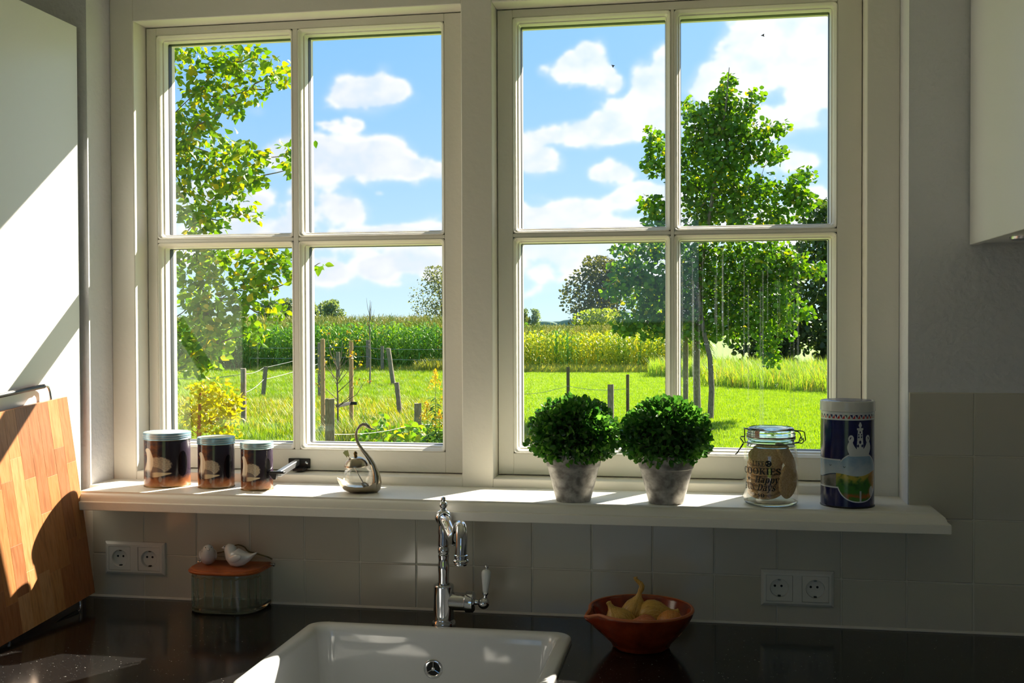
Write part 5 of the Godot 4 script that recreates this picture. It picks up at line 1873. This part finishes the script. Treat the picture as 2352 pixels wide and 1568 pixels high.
func build_garden() -> void:
	M.unit_leaf = leaf_mesh(1.0, 0.72, 0.18, 0.15)
	# ground: mown lawn at the right, rough pasture at the left
	var gm := mat(Color.WHITE, 0.95)
	tri_map(gm, noise_tex(0.015, 5, [[0.0, rgb(72, 100, 20)], [0.4, rgb(90, 122, 22)], [0.65, rgb(104, 134, 28)], [1.0, rgb(138, 154, 48)]], 512, 120), Vector3(0.22, 0.22, 0.22), Vector3.ZERO, true)
	var b := MB.new()
	for i in 20:
		for j in 20:
			var x0 := -400.0 + i * 40.0
			var z0 := -660.0 + j * 35.0
			b.quad(Vector3(x0, GROUND, z0 + 35.0), Vector3(x0 + 40.0, GROUND, z0 + 35.0), Vector3(x0 + 40.0, GROUND, z0), Vector3(x0, GROUND, z0))
	var g := part("ground", b, gm, self, 0.0)
	g.set_meta("kind", "structure")
	# lawn
	rng.seed = 200
	var where := []
	var tint := []
	while where.size() < 64000:
		var z := -lerpf(11.5, 37.5, pow(rng.randf(), 1.25))
		var x := rng.randf_range(-9.0, 6.0)
		if x < -3.9 + (z + 14.0) * 0.19:
			continue
		var s := rng.randf_range(0.7, 1.3)
		where.append(Transform3D(Basis(Vector3.UP, rng.randf() * TAU) * Basis.from_scale(Vector3(s, s, s)), Vector3(x, GROUND, z)))
		tint.append(col_mix(rgb(120, 164, 14), rgb(156, 188, 26), rng.randf()))
	var o := many("lawn_grass", grass_mesh(9, 0.060, 0.07, 0.0042, 1), M.leaf, where, tint, self)
	tag(o, "short bright green mown grass in front of the yellow maize", "grass")
	where = []
	tint = []
	while where.size() < 36000:
		var z := -lerpf(9.0, 36.5, pow(rng.randf(), 1.2))
		var x := rng.randf_range(-23.0, -2.5)
		if x > -3.4 + (z + 14.0) * 0.19 or x < -7.5 + (z + 8.0) * 0.52:
			continue
		var dry := clampf(1.2 - absf(z + 17.5) / 4.0, 0.0, 1.0) * 0.55
		var s := rng.randf_range(0.6, 1.2) * (0.75 + dry)
		where.append(Transform3D(Basis(Vector3.UP, rng.randf() * TAU) * Basis.from_scale(Vector3(s, s, s)), Vector3(x, GROUND, z)))
		tint.append(col_mix(rgb(104, 150, 20).lerp(rgb(146, 176, 36), rng.randf()), rgb(180, 168, 78), (rng.randf() * 0.6 + 0.4) if rng.randf() < dry + 0.06 else 0.0))
	o = many("pasture_grass", grass_mesh(9, 0.16, 0.10, 0.0055, 2), M.leaf, where, tint, self)
	tag(o, "rough green and straw coloured pasture grass behind the near posts", "grass")
	# maize: tall green stand at the left, yellowing shorter stand at the right
	for q in [["green_maize", "tall green maize crop filling the field at the left", -24.0, -8.0, 1.85, rgb(84, 148, 46), rgb(142, 186, 66), rgb(176, 172, 96), 0.05, 14, 300], ["yellow_maize", "shorter yellowing maize crop behind the lawn at the right", -8.0, -0.6, 1.50, rgb(170, 198, 48), rgb(226, 220, 58), rgb(112, 168, 50), 0.25, 10, 310]]:
		where = []
		tint = []
		var gold := []
		rng.seed = q[10]
		for row in q[9]:
			var x: float = q[2]
			while x < q[3]:
				x += rng.randf_range(0.10, 0.20)
				var z: float = -36.3 - row * 0.62 + rng.randf_range(-0.10, 0.10) + (x + 12.0) * -0.04
				var s := rng.randf_range(0.88, 1.08)
				where.append(Transform3D(Basis(Vector3.UP, rng.randf() * TAU) * Basis.from_scale(Vector3(s, s, s)), Vector3(x, GROUND, z)))
				tint.append(col_mix(q[5].lerp(q[6], rng.randf()), q[7], 1.0 if rng.randf() < q[8] else 0.0))
				gold.append(col_mix(rgb(142, 164, 78), rgb(190, 186, 112), rng.randf()))
		o = many(q[0], corn_mesh(q[4], 10, int(q[10])), M.leaf, where, tint, self)
		tag(o, q[1], "maize")
		many("tassels", tassel_mesh(q[4], int(q[10])), M.leaf, where, gold, o)
	# grasses along the field edge and the tall stand under the dark trees
	where = []
	tint = []
	rng.seed = 400
	for k in 5200:
		var x := rng.randf_range(-2.2, 9.5)
		var z := rng.randf_range(-36.0, -27.2) + (x - 0.0) * 0.85
		if x < -0.4 and z > -32.5:
			continue
		var s := rng.randf_range(0.55, 1.15) * (0.8 if z > -28.0 + x * 0.85 else 1.0)
		where.append(Transform3D(Basis(Vector3.UP, rng.randf() * TAU) * Basis.from_scale(Vector3(s, s, s)), Vector3(x, GROUND, z)))
		tint.append(col_mix(rgb(112, 160, 56).lerp(rgb(164, 194, 82), rng.randf()), rgb(186, 172, 96), 0.9 if rng.randf() < 0.12 else 0.0))
	o = many("tall_grass", grass_mesh(12, 0.62, 0.22, 0.010, 3), M.leaf, where, tint, self)
	tag(o, "tall pale green meadow grass below the dark trees at the right", "grass")
	where = []
	tint = []
	for k in 2600:
		var x := rng.randf_range(-16.5, -0.5)
		var z := -35.6 + (x + 12.0) * -0.04 + rng.randf_range(-0.5, 0.7)
		var s := rng.randf_range(0.4, 1.1) * (0.45 if x < -10.5 else (0.9 if x < -8.0 else 0.55))
		if x < -10.5 and rng.randf() < 0.5:
			continue
		where.append(Transform3D(Basis(Vector3.UP, rng.randf() * TAU) * Basis.from_scale(Vector3(s, s, s)), Vector3(x, GROUND, z)))
		tint.append(col_mix(rgb(206, 194, 110), rgb(150, 180, 66), rng.randf()))
	o = many("verge_grass", grass_mesh(10, 0.6, 0.2, 0.010, 4), M.leaf, where, tint, self)
	tag(o, "straw coloured verge grass along the foot of the maize", "grass")

	build_trees()
	build_fences()


func build_trees() -> void:
	var TR := [[-0.09,4.94,-17.88,0.14],[-0.15,4.63,-17.89,0.24],[-0.21,4.36,-17.89,0.34],[0.36,4.61,-17.87,0.16],[0.21,4.38,-17.87,0.18],[-0.83,4.58,-17.89,0.13],[-0.68,4.26,-17.89,0.26],[-0.34,3.97,-17.89,0.44],[0.09,3.96,-17.88,0.32],[0.59,3.94,-17.86,0.20],[0.82,4.02,-17.84,0.13],[0.26,3.64,-17.87,0.32],[-1.48,4.01,-17.87,0.16],[-1.34,3.77,-17.87,0.22],[-1.44,3.44,-17.87,0.24],[-1.10,3.29,-17.88,0.24],[-0.75,3.67,-17.89,0.36],[-0.21,3.42,-17.89,0.44],[0.62,3.51,-17.86,0.20],[0.82,3.58,-17.84,0.13],[-0.68,3.04,-17.89,0.44],
		[-0.06,2.95,-17.88,0.48],[0.47,2.86,-17.86,0.34],[0.93,2.92,-17.84,0.24],[1.25,3.14,-17.81,0.18],[1.08,2.69,-17.82,0.27],[1.26,2.64,-17.81,0.18],[-1.56,2.71,-17.86,0.19],[-1.22,2.58,-17.88,0.24],[-1.40,2.39,-17.87,0.21],[-0.52,2.49,-17.89,0.40],[0.09,2.44,-17.88,0.36],[0.70,2.43,-17.85,0.28],[-2.07,1.88,-17.83,0.14],[-1.68,1.84,-17.86,0.29],[-1.30,1.88,-17.88,0.32],[-2.03,1.49,-17.83,0.22],[-1.65,1.33,-17.86,0.36],[-2.13,1.11,-17.83,0.22],[-1.30,1.16,-17.88,0.40],[-1.65,0.89,-17.86,0.36],[-1.97,0.49,-17.84,0.22],[-1.58,0.49,-17.86,0.30],
		[-1.14,0.53,-17.88,0.34],[-0.68,1.71,-17.89,0.44],[-0.06,1.66,-17.88,0.44],[0.48,1.69,-17.86,0.36],[0.85,1.69,-17.84,0.28],[-0.54,1.08,-17.89,0.48],[0.09,1.11,-17.88,0.48],[0.63,1.30,-17.85,0.40],[1.08,1.53,-17.82,0.30],[1.45,1.45,-17.79,0.18],[0.78,0.84,-17.85,0.36],[1.19,0.72,-17.81,0.22],[0.42,0.49,-17.87,0.34],[0.88,0.41,-17.84,0.22],[-0.06,0.49,-17.88,0.38],[-0.58,0.49,-17.89,0.38],[0.61,0.10,-17.86,0.21],[0.67,-0.16,-17.85,0.14],[-0.87,1.32,-17.89,0.40],[-0.91,0.69,-17.89,0.36]]
	# young alder beyond the lawn
	var t := thing("alder_tree", "round leaved green tree with slim trunks standing on the lawn at the right", "tree", Vector3(-0.66, GROUND, -18.1))
	var loc := []
	rng.seed = 90
	for c in TR:
		loc.append([c[0] + 0.66, c[1] - GROUND, c[2] + 18.1 - 0.2 + rng.randf_range(-0.35, 0.35), c[3]])
	var s := scatter_leaves(loc, 2500.0, 0.45, rgb(54, 104, 20), rgb(120, 166, 30), rgb(180, 180, 44), 0.08, Vector2(0.075, 0.115), 501)
	many("leaves", leaf_mesh(1.0, 0.82, 0.15, 0.2), M.leaf, s[0], s[1], t)
	var b := MB.new()
	b.tube([Vector3(0, -0.1, 0), Vector3(-0.02, 0.8, 0), Vector3(-0.01, 1.6, 0), Vector3(0.04, 2.6, 0.02), Vector3(0.30, 4.2, 0.1), Vector3(0.5, 5.6, 0.2), Vector3(0.56, 6.3, 0.22)], [0.072, 0.062, 0.055, 0.05, 0.032, 0.016, 0.006], 10)
	part("trunk", b, M.bark, t)
	b = MB.new()
	b.tube([Vector3(0.22, -0.1, 0.55), Vector3(0.25, 0.55, 0.53), Vector3(0.22, 1.1, 0.50), Vector3(0.10, 1.6, 0.35), Vector3(0.04, 2.1, 0.1)], [0.060, 0.052, 0.045, 0.042, 0.035], 9)
	part("trunk", b, M.bark, t)
	b = MB.new()
	branchy(b, Vector3(0.05, 0, 0), loc, 1.5, 0.011, 77)
	part("branches", b, M.bark, t)
	fence_post("slim straight grey pole left of the alder trunks", -0.88, -18.6, 1.85, 0.048)
	# tree whose branches hang in front of the left window
	var TL := [[-4.33,2.52,-5.31,0.13],[-4.19,2.50,-5.38,0.14],[-4.02,2.51,-5.46,0.14],[-3.87,2.54,-5.52,0.10],[-3.77,2.49,-5.56,0.11],[-3.69,2.38,-5.59,0.08],[-4.31,2.30,-5.33,0.14],[-4.14,2.26,-5.41,0.14],[-3.96,2.33,-5.48,0.10],[-3.96,2.15,-5.48,0.09],[-4.33,2.07,-5.31,0.12],[-4.19,1.98,-5.38,0.15],[-4.34,1.83,-5.31,0.14],[-4.17,1.79,-5.39,0.17],[-3.99,1.83,-5.47,0.12],[-3.85,1.78,-5.53,0.10],[-3.71,1.85,-5.59,0.09],[-3.66,1.72,-5.61,0.06],[-3.48,1.94,-5.67,0.03],[-4.31,1.59,-5.32,0.14],[-4.14,1.58,-5.40,0.15],[-3.97,1.66,-5.48,0.12],[-3.82,1.60,-5.54,0.07],[-4.34,1.36,-5.31,0.14],[-4.17,1.33,-5.39,0.16],[-4.01,1.40,-5.46,0.09],
		[-4.29,1.04,-5.34,0.17],[-4.09,1.01,-5.43,0.17],[-3.90,1.01,-5.51,0.15],[-3.73,1.01,-5.58,0.12],[-3.66,0.91,-5.61,0.07],[-3.48,1.00,-5.67,0.03],[-4.20,0.83,-5.38,0.14],[-4.00,0.81,-5.47,0.14],[-3.85,0.84,-5.53,0.10],[-4.34,0.71,-5.31,0.14],[-3.91,0.68,-5.50,0.09],[-3.79,0.64,-5.55,0.09],[-4.32,0.48,-5.32,0.14],[-4.23,0.30,-5.36,0.13],[-4.09,0.39,-5.43,0.09],[-3.81,0.47,-5.55,0.09],[-3.97,0.55,-5.48,0.07],[-4.36,0.23,-5.30,0.12],[-4.20,0.58,-5.38,0.13],[-4.08,0.66,-5.42,0.12],[-4.30,0.34,-5.33,0.12],[-4.15,0.46,-5.40,0.12],[-4.55,2.44,-5.20,0.17],[-4.58,1.96,-5.19,0.19],[-4.57,1.48,-5.19,0.19],[-4.59,1.00,-5.18,0.19],[-4.58,0.52,-5.19,0.17],[-4.79,2.20,-5.07,0.20],[-4.81,1.57,-5.06,0.20],[-4.80,0.93,-5.06,0.20]]
	t = thing("garden_tree", "near leafy tree with yellow green leaves filling the left window pane", "tree", Vector3(-4.95, GROUND, -5.25))
	loc = []
	rng.seed = 91
	for c in TL:
		loc.append([c[0] + 4.95, c[1] - GROUND, c[2] + 5.25 + rng.randf_range(-0.25, 0.25), c[3]])
	for c in [[-0.3, 4.2, 0.0, 0.5], [0.3, 4.3, 0.1, 0.4], [-0.6, 3.2, 0.1, 0.5], [-0.6, 2.2, 0.1, 0.5]]:
		loc.append(c)
	s = scatter_leaves(loc, 5200.0, 0.22, rgb(76, 128, 24), rgb(156, 188, 34), rgb(214, 192, 40), 0.14, Vector2(0.048, 0.082), 502)
	var lm := leaf_mesh(1.0, 0.62, 0.15, 0.2, 1.0)
	var shades := []
	for k in 5:
		var m := rgb(76, 128, 24).lerp(rgb(160, 190, 36), [0.0, 0.3, 0.6, 0.9, 0.5][k]).lerp(rgb(214, 188, 34), 0.7 if k == 4 else 0.0)
		shades.append(leaf_mesh(1.0, 0.62, 0.15, 0.2, 1.0, m.srgb_to_linear()))
	var rest := []
	var rest_tint := []
	var single := 0
	for i in s[0].size():
		var w: Transform3D = s[0][i]
		if single < 290 and w.origin.x > 0.55 and w.origin.y < 3.75 and w.basis.get_scale().x > 0.058:
			var lf := part("leaf", shades[single % 4 if single % 8 else 4], M.leaf, t)
			lf.transform = w
			single += 1
		else:
			rest.append(w)
			rest_tint.append(s[1][i])
	many("leaves", lm, M.leaf, rest, rest_tint, t)
	b = MB.new()
	b.tube([Vector3(0, -0.1, 0), Vector3(0.02, 1.0, 0), Vector3(-0.03, 2.2, 0), Vector3(0.0, 4.4, 0)], [0.09, 0.075, 0.055, 0.015], 10)
	part("trunk", b, M.bark, t)
	b = MB.new()
	branchy(b, Vector3(0, 0, 0), loc, 1.0, 0.011, 78)
	part("branches", b, M.bark, t)
	# golden shrub
	var BU := [[-6.46,-0.30,-10.28,0.22],[-6.62,-0.46,-10.20,0.18],[-6.32,-0.46,-10.35,0.20],[-6.20,-0.39,-10.40,0.12],[-6.51,-0.64,-10.26,0.19],[-6.69,-0.61,-10.17,0.13],[-6.27,-0.65,-10.37,0.12],[-6.60,-0.27,-10.22,0.12],[-6.45,-0.80,-10.3,0.14],[-6.25,-0.84,-10.38,0.10],[-6.72,-0.75,-10.2,0.10]]
	t = thing("golden_shrub", "golden yellow shrub on a reddish stem behind the swan tins", "shrub", Vector3(-6.62, GROUND, -10.2))
	loc = []
	for c in BU:
		loc.append([c[0] + 6.62, c[1] - GROUND, c[2] + 10.2, c[3]])
	s = scatter_leaves(loc, 2600.0, 0.2, rgb(176, 184, 16), rgb(216, 208, 28), rgb(140, 130, 40), 0.14, Vector2(0.055, 0.09), 503)
	many("leaves", lm, M.leaf, s[0], s[1], t)
	b = MB.new()
	b.tube([Vector3(0, -0.1, 0), Vector3(0.01, 0.4, 0), Vector3(0.03, 0.9, 0)], [0.034, 0.03, 0.014], 8)
	branchy(b, Vector3(0, 0, 0), loc, 0.35, 0.008, 79)
	part("stem", b, mat(rgb(150, 96, 60), 0.9), t)
	# background trees
	var dark := rgb(36, 70, 28)
	far_tree("hedge_tree", "tall dark green tree at the right edge behind the alder", Vector3(4.9, GROUND, -45.5), 5.2, 6.6, rgb(40, 74, 30), rgb(96, 124, 52), 7000, 601, "dark trees behind the alder", 0.24, 0.04, 16)
	far_tree("hedge_tree", "dark green tree directly behind the alder crown, left of the tall one", Vector3(2.2, GROUND, -46.5), 4.2, 4.6, rgb(32, 62, 26), rgb(66, 100, 36), 5000, 602, "dark trees behind the alder", 0.24, 0.04, 14)
	far_tree("hedge_tree", "dark green tree farthest right beyond the window edge", Vector3(8.6, GROUND, -44.0), 5.0, 6.0, dark, rgb(70, 104, 40), 2400, 603, "dark trees behind the alder", 0.36, 0.04, 14)
	far_tree("field_tree", "olive coloured round bushy tree beyond the yellow maize", Vector3(-5.3, GROUND, -49.3), 3.3, 4.7, rgb(62, 74, 32), rgb(108, 110, 52), 5200, 604, "", 0.15, 0.2, 12)
	far_tree("field_bush", "pale green bush in front of the olive coloured tree", Vector3(-4.7, GROUND, -44.5), 3.0, 2.2, rgb(118, 150, 54), rgb(164, 180, 76), 3200, 605, "", 0.14, 0.05, 9)
	far_tree("field_bush", "low green bush between the alder trunk and the yellow maize", Vector3(-2.4, GROUND, -45.5), 3.2, 3.4, rgb(54, 92, 34), rgb(100, 130, 48), 2800, 606, "", 0.17, 0.05, 9)
	far_tree("grey_tree", "grey green willow like tree at the right edge of the left window", Vector3(-14.5, GROUND, -55.9), 3.2, 4.7, rgb(86, 96, 84), rgb(136, 146, 130), 5200, 607, "", 0.10, 0.10, 16)
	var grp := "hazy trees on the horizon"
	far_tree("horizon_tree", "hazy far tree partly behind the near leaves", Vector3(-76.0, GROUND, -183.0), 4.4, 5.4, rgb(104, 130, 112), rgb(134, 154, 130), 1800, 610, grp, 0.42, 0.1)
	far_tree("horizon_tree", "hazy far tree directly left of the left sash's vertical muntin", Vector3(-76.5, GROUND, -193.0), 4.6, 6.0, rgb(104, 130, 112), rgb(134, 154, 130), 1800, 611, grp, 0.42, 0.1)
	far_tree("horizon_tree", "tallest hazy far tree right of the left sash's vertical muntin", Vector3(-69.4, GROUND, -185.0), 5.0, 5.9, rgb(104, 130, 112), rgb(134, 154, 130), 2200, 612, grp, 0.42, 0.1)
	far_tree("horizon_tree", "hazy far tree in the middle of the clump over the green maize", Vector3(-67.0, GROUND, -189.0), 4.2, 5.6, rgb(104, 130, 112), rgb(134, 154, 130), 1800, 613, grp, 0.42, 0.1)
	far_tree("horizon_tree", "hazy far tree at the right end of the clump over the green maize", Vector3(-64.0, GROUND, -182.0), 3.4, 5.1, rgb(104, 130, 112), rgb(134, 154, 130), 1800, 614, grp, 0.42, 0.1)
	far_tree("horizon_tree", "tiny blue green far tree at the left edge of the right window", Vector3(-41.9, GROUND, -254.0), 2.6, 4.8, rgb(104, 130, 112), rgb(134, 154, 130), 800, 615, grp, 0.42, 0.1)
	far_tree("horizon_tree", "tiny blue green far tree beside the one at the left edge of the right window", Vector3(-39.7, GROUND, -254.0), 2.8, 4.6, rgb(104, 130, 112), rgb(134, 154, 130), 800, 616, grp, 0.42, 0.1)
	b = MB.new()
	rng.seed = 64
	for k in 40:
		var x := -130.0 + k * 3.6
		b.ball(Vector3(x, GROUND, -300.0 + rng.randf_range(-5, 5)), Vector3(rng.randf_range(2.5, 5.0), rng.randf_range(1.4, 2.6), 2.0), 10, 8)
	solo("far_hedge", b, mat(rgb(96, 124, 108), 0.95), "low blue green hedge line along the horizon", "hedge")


func build_fences() -> void:
	# near fence
	fence_post("thick weathered grey post beside the stakes of the sapling", -3.845, -7.04, 1.07, 0.043)
	fence_post("thick grey post with a flat top left of the goldenrod", -3.345, -8.23, 0.945, 0.037)
	# pasture posts
	fence_post("tall leaning grey post beyond the pasture, jointed with the short one", -8.84, -26.6, 1.05, 0.062, Vector2(-0.14, 0.0))
	fence_post("short leaning grey post in front of the tall leaning one", -5.83, -16.5, 0.69, 0.043, Vector2(-0.10, 0.0))
	fence_post("slim pale post at the left of the field fence by the maize", -12.3, -35.4, 1.12, 0.062)
	fence_post("slim grey post at the right of the field fence by the maize", -11.68, -35.1, 0.92, 0.058)
	fence_post("dark grey post seen between the two stakes of the sapling", -11.5, -29.8, 0.85, 0.062)
	fence_post("grey post close behind the left stake", -8.97, -21.1, 1.30, 0.045)
	fence_post("grey post with a wire beside the golden shrub", -8.03, -14.8, 1.0, 0.045)
	fence_post("dark leaning post between the pale post and the sash muntin", -10.56, -21.7, 0.74, 0.05, Vector2(0.10, 0.0))
	fence_post("thick brown round post behind the left topiary", -1.745, -12.05, 0.93, 0.041)
	var rusty := mat(rgb(66, 50, 42), 0.8)
	fence_post("thin dark iron post between the two topiaries", -1.525, -12.05, 1.06, 0.021, Vector2.ZERO, rusty)
	fence_post("thin dark iron post rising above the left topiary", -2.48, -13.47, 1.10, 0.024, Vector2.ZERO, rusty)
	fence_post("very thin short dark stick left of the thin iron post", -1.66, -12.0, 0.44, 0.008, Vector2(-0.1, 0.0), rusty)
	wire_run("upper slack wire from the golden shrub to the field fence", [Vector3(-9.6, -0.42, -15.5), Vector3(-8.03, -0.30, -14.8), Vector3(-10.5, -0.49, -21.6), Vector3(-12.3, -0.35, -31.0)], 0.006)
	wire_run("lower slack wire from the golden shrub to the field fence", [Vector3(-8.03, -0.62, -14.8), Vector3(-10.5, -0.76, -21.6), Vector3(-12.3, -0.66, -31.0)], 0.005)
	wire_run("upper wire of the field fence in front of the green maize", [Vector3(-16.5, -0.35, -35.0), Vector3(-12.3, -0.30, -35.3), Vector3(-11.68, -0.38, -35.1), Vector3(-8.6, -0.35, -34.6)], 0.008)
	wire_run("lower wire of the field fence in front of the green maize", [Vector3(-16.5, -0.72, -35.0), Vector3(-12.3, -0.66, -35.3), Vector3(-11.68, -0.74, -35.1), Vector3(-8.6, -0.72, -34.6)], 0.008)
	wire_run("near wire between the two thick grey posts", [Vector3(-3.85, -0.45, -7.0), Vector3(-3.345, -0.46, -8.19), Vector3(-2.9, -0.48, -9.3)], 0.0011)
	wire_run("thin slack wire between the iron posts on the lawn", [Vector3(-3.3, -0.52, -13.6), Vector3(-2.48, -0.38, -13.44), Vector3(-1.525, -0.33, -12.02)], 0.003)
	# sapling between two round stakes
	for q in [["left round wooden stake tied to the sapling", -6.235, -13.6, 1.50], ["right round wooden stake tied to the sapling", -6.115, -14.6, 1.46]]:
		var t := thing("tree_stake", q[0], "stake", Vector3(q[1], GROUND, q[2]), "round stakes beside the sapling")
		var b := MB.new()
		b.lathe([[0.0, -0.1], [0.036, -0.1], [0.034, q[3] - 0.004], [0.031, q[3]], [0.0, q[3] + 0.004]], 12)
		part("round_timber", b, M.stake, t)
	var t := thing("sapling", "young sparse sapling tied between two wooden stakes", "tree", Vector3(-6.135, GROUND, -14.0))
	var b := MB.new()
	b.tube([Vector3(0, -0.05, 0), Vector3(0.0, 0.5, 0), Vector3(-0.01, 0.9, 0), Vector3(0.0, 1.02, 0)], [0.016, 0.014, 0.012, 0.011], 7)
	var tips := [[-0.32, 1.00, 0.05], [-0.24, 1.30, 0.1], [-0.18, 1.62, 0.0], [-0.08, 1.45, 0.0], [0.10, 1.50, 0.05], [0.20, 1.62, -0.05], [0.32, 1.50, 0.0], [0.26, 1.25, 0.05], [0.34, 1.12, 0.0], [0.46, 0.88, 0.0], [0.30, 0.82, 0.05], [-0.36, 0.78, 0.0], [0.16, 1.30, 0.0], [-0.14, 1.2, 0.0]]
	var loc := []
	for q in tips:
		var r := Vector3(0, clampf(q[1] - 0.45, 0.45, 1.0), 0)
		var e := Vector3(q[0], q[1], q[2])
		b.tube([r, r.lerp(e, 0.5) + Vector3(q[0] * 0.15, -0.03, 0), e], [0.008, 0.005, 0.002], 5, false)
		loc.append([q[0], q[1], q[2], 0.085])
	part("stem", b, M.bark, t)
	var s := scatter_leaves(loc, 1500.0, 0.08, rgb(120, 150, 36), rgb(198, 180, 44), rgb(206, 130, 36), 0.2, Vector2(0.035, 0.065), 504)
	many("leaves", leaf_mesh(1.0, 0.5, 0.15, 0.2, 1.0), M.leaf, s[0], s[1], t)
	b = MB.new()
	b.box(Vector3(0.0, 0.46, -0.32), Vector3(0.05, 0.05, 0.62), 0.004, Basis(Vector3.UP, -0.03))
	b.box(Vector3(0.06, 0.46, -0.55), Vector3(0.14, 0.05, 0.012), 0.003)
	part("tie_strap", b, M.black_soft, t)
	b = MB.new()
	b.box(Vector3(-0.06, 0.33, 0.2), Vector3(0.10, 0.06, 0.40), 0.004, Basis(Vector3.UP, 0.2))
	part("tie_strap", b, M.black_soft, t)
	# dead twiggy sapling against the sky
	t = thing("dead_sapling", "bare dead sapling rising above the green maize", "tree", Vector3(-9.42, GROUND, -26.3))
	b = MB.new()
	b.tube([Vector3(0, -0.1, 0), Vector3(0.02, 0.9, 0), Vector3(0.0, 1.7, 0), Vector3(0.02, 2.35, 0)], [0.026, 0.02, 0.012, 0.003], 6)
	rng.seed = 33
	for k in 14:
		var y := rng.randf_range(1.35, 2.15)
		var a := rng.randf_range(-1.0, 1.0)
		var l := rng.randf_range(0.2, 0.5)
		b.tube([Vector3(0.01, y, 0), Vector3(a * l * 0.25, y + l * 0.5, 0.02), Vector3(a * l * 0.36, y + l, 0.02)], [0.007, 0.005, 0.002], 4, false)
	part("twigs", b, mat(rgb(116, 108, 96), 0.9), t)
	# goldenrod and leafy weeds near the house
	t = thing("goldenrod", "goldenrod with yellow plumes behind the grey post at the right of the left window", "flower", Vector3(-2.70, GROUND, -6.42))
	rng.seed = 35
	b = MB.new()
	var fl := []
	var ft := []
	var lf := []
	var lt := []
	for q in [[-0.02, 1.33, 0.0], [0.09, 1.20, 0.05], [-0.07, 1.08, 0.1], [0.16, 1.10, -0.05], [0.05, 1.02, 0.15], [0.2, 0.98, 0.05], [0.0, 0.8, 0.1]]:
		b.tube([Vector3(q[0] * 0.4, -0.05, q[2]), Vector3(q[0] * 0.8, q[1] * 0.6, q[2]), Vector3(q[0], q[1], q[2])], [0.006, 0.004, 0.002], 5, false)
		for k in 150:
			var yy := rng.randf()
			var w := (1.0 - yy) * 0.075 + 0.006
			var sd := rng.randf_range(-1.0, 1.0)
			if q[1] < 0.9:
				break
			fl.append(Transform3D(Basis.from_euler(Vector3(rng.randf() * TAU, rng.randf() * TAU, 0)) * Basis.from_scale(Vector3.ONE * rng.randf_range(0.010, 0.02)), Vector3(q[0] + sd * w, q[1] - 0.12 + yy * 0.15 - absf(sd) * w * 0.5, q[2] + rng.randf_range(-w, w))))
			ft.append(col_mix(rgb(216, 172, 20), rgb(236, 200, 44), rng.randf()))
		for k in 170:
			var yy: float = rng.randf_range(0.25, 0.85) * q[1]
			var out := Vector3(rng.randfn(), rng.randfn() * 0.3 + 0.1, rng.randfn()).normalized()
			var qq := out.cross(Vector3.UP).normalized()
			lf.append(Transform3D(Basis(qq, out, qq.cross(out)) * Basis.from_scale(Vector3.ONE * rng.randf_range(0.06, 0.11)), Vector3(q[0] * 0.8, yy, q[2])))
			lt.append(col_mix(rgb(62, 116, 52), rgb(120, 160, 60), rng.randf()))
	part("stalks", b, mat(rgb(92, 120, 50), 0.8), t)
	many("plumes", M.unit_leaf, M.leaf, fl, ft, t)
	many("leaves", leaf_mesh(1.0, 0.24, 0.15, 0.3, 1.0), M.leaf, lf, lt, t)
	for q in [["weed_clump", "leafy green weeds with yellow leaves behind the swan's neck", Vector3(-3.72, GROUND, -8.3), [[-0.15, 0.62, 0, 0.16], [0.10, 0.60, 0, 0.18], [0.32, 0.64, 0.1, 0.16], [-0.02, 0.76, 0, 0.10], [0.46, 0.55, 0, 0.2]], 41], ["weed_clump", "leafy green weeds at the foot of the goldenrod", Vector3(-2.95, GROUND, -7.0), [[-0.25, 0.62, 0, 0.14], [0.02, 0.72, 0, 0.2], [0.22, 0.75, 0, 0.2], [-0.1, 0.5, 0, 0.2], [0.30, 0.55, 0, 0.2]], 42]]:
		t = thing(q[0], q[1], "weeds", q[2], "leafy weeds by the near posts")
		b = MB.new()
		for c in q[3]:
			b.tube([Vector3(c[0] * 0.4, -0.05, c[2]), Vector3(c[0], c[1], c[2])], [0.008, 0.003], 5, false)
		part("stems", b, mat(rgb(92, 120, 50), 0.8), t)
		s = scatter_leaves(q[3], 1700.0, 0.12, rgb(88, 142, 46), rgb(140, 178, 50), rgb(214, 200, 50), 0.18, Vector2(0.04, 0.085), q[4])
		many("leaves", M.unit_leaf, M.leaf, s[0], s[1], t)
	rng.seed = 43
	var where := []
	var tint := []
	for k in 1500:
		var z := rng.randf_range(-14.5, -8.6)
		var x := -6.0 + rng.randf_range(-0.2, 3.2) + (z + 14.0) * 0.3
		var sc := rng.randf_range(0.5, 1.1)
		where.append(Transform3D(Basis(Vector3.UP, rng.randf() * TAU) * Basis.from_scale(Vector3(sc, sc, sc)), Vector3(x, GROUND, z)))
		tint.append(col_mix(rgb(92, 136, 40), rgb(196, 180, 92), pow(rng.randf(), 1.5)))
	var o := many("rough_grass", grass_mesh(10, 0.34, 0.14, 0.006, 6), M.leaf, where, tint, self)
	tag(o, "rough long grass round the foot of the sapling and stakes", "grass")
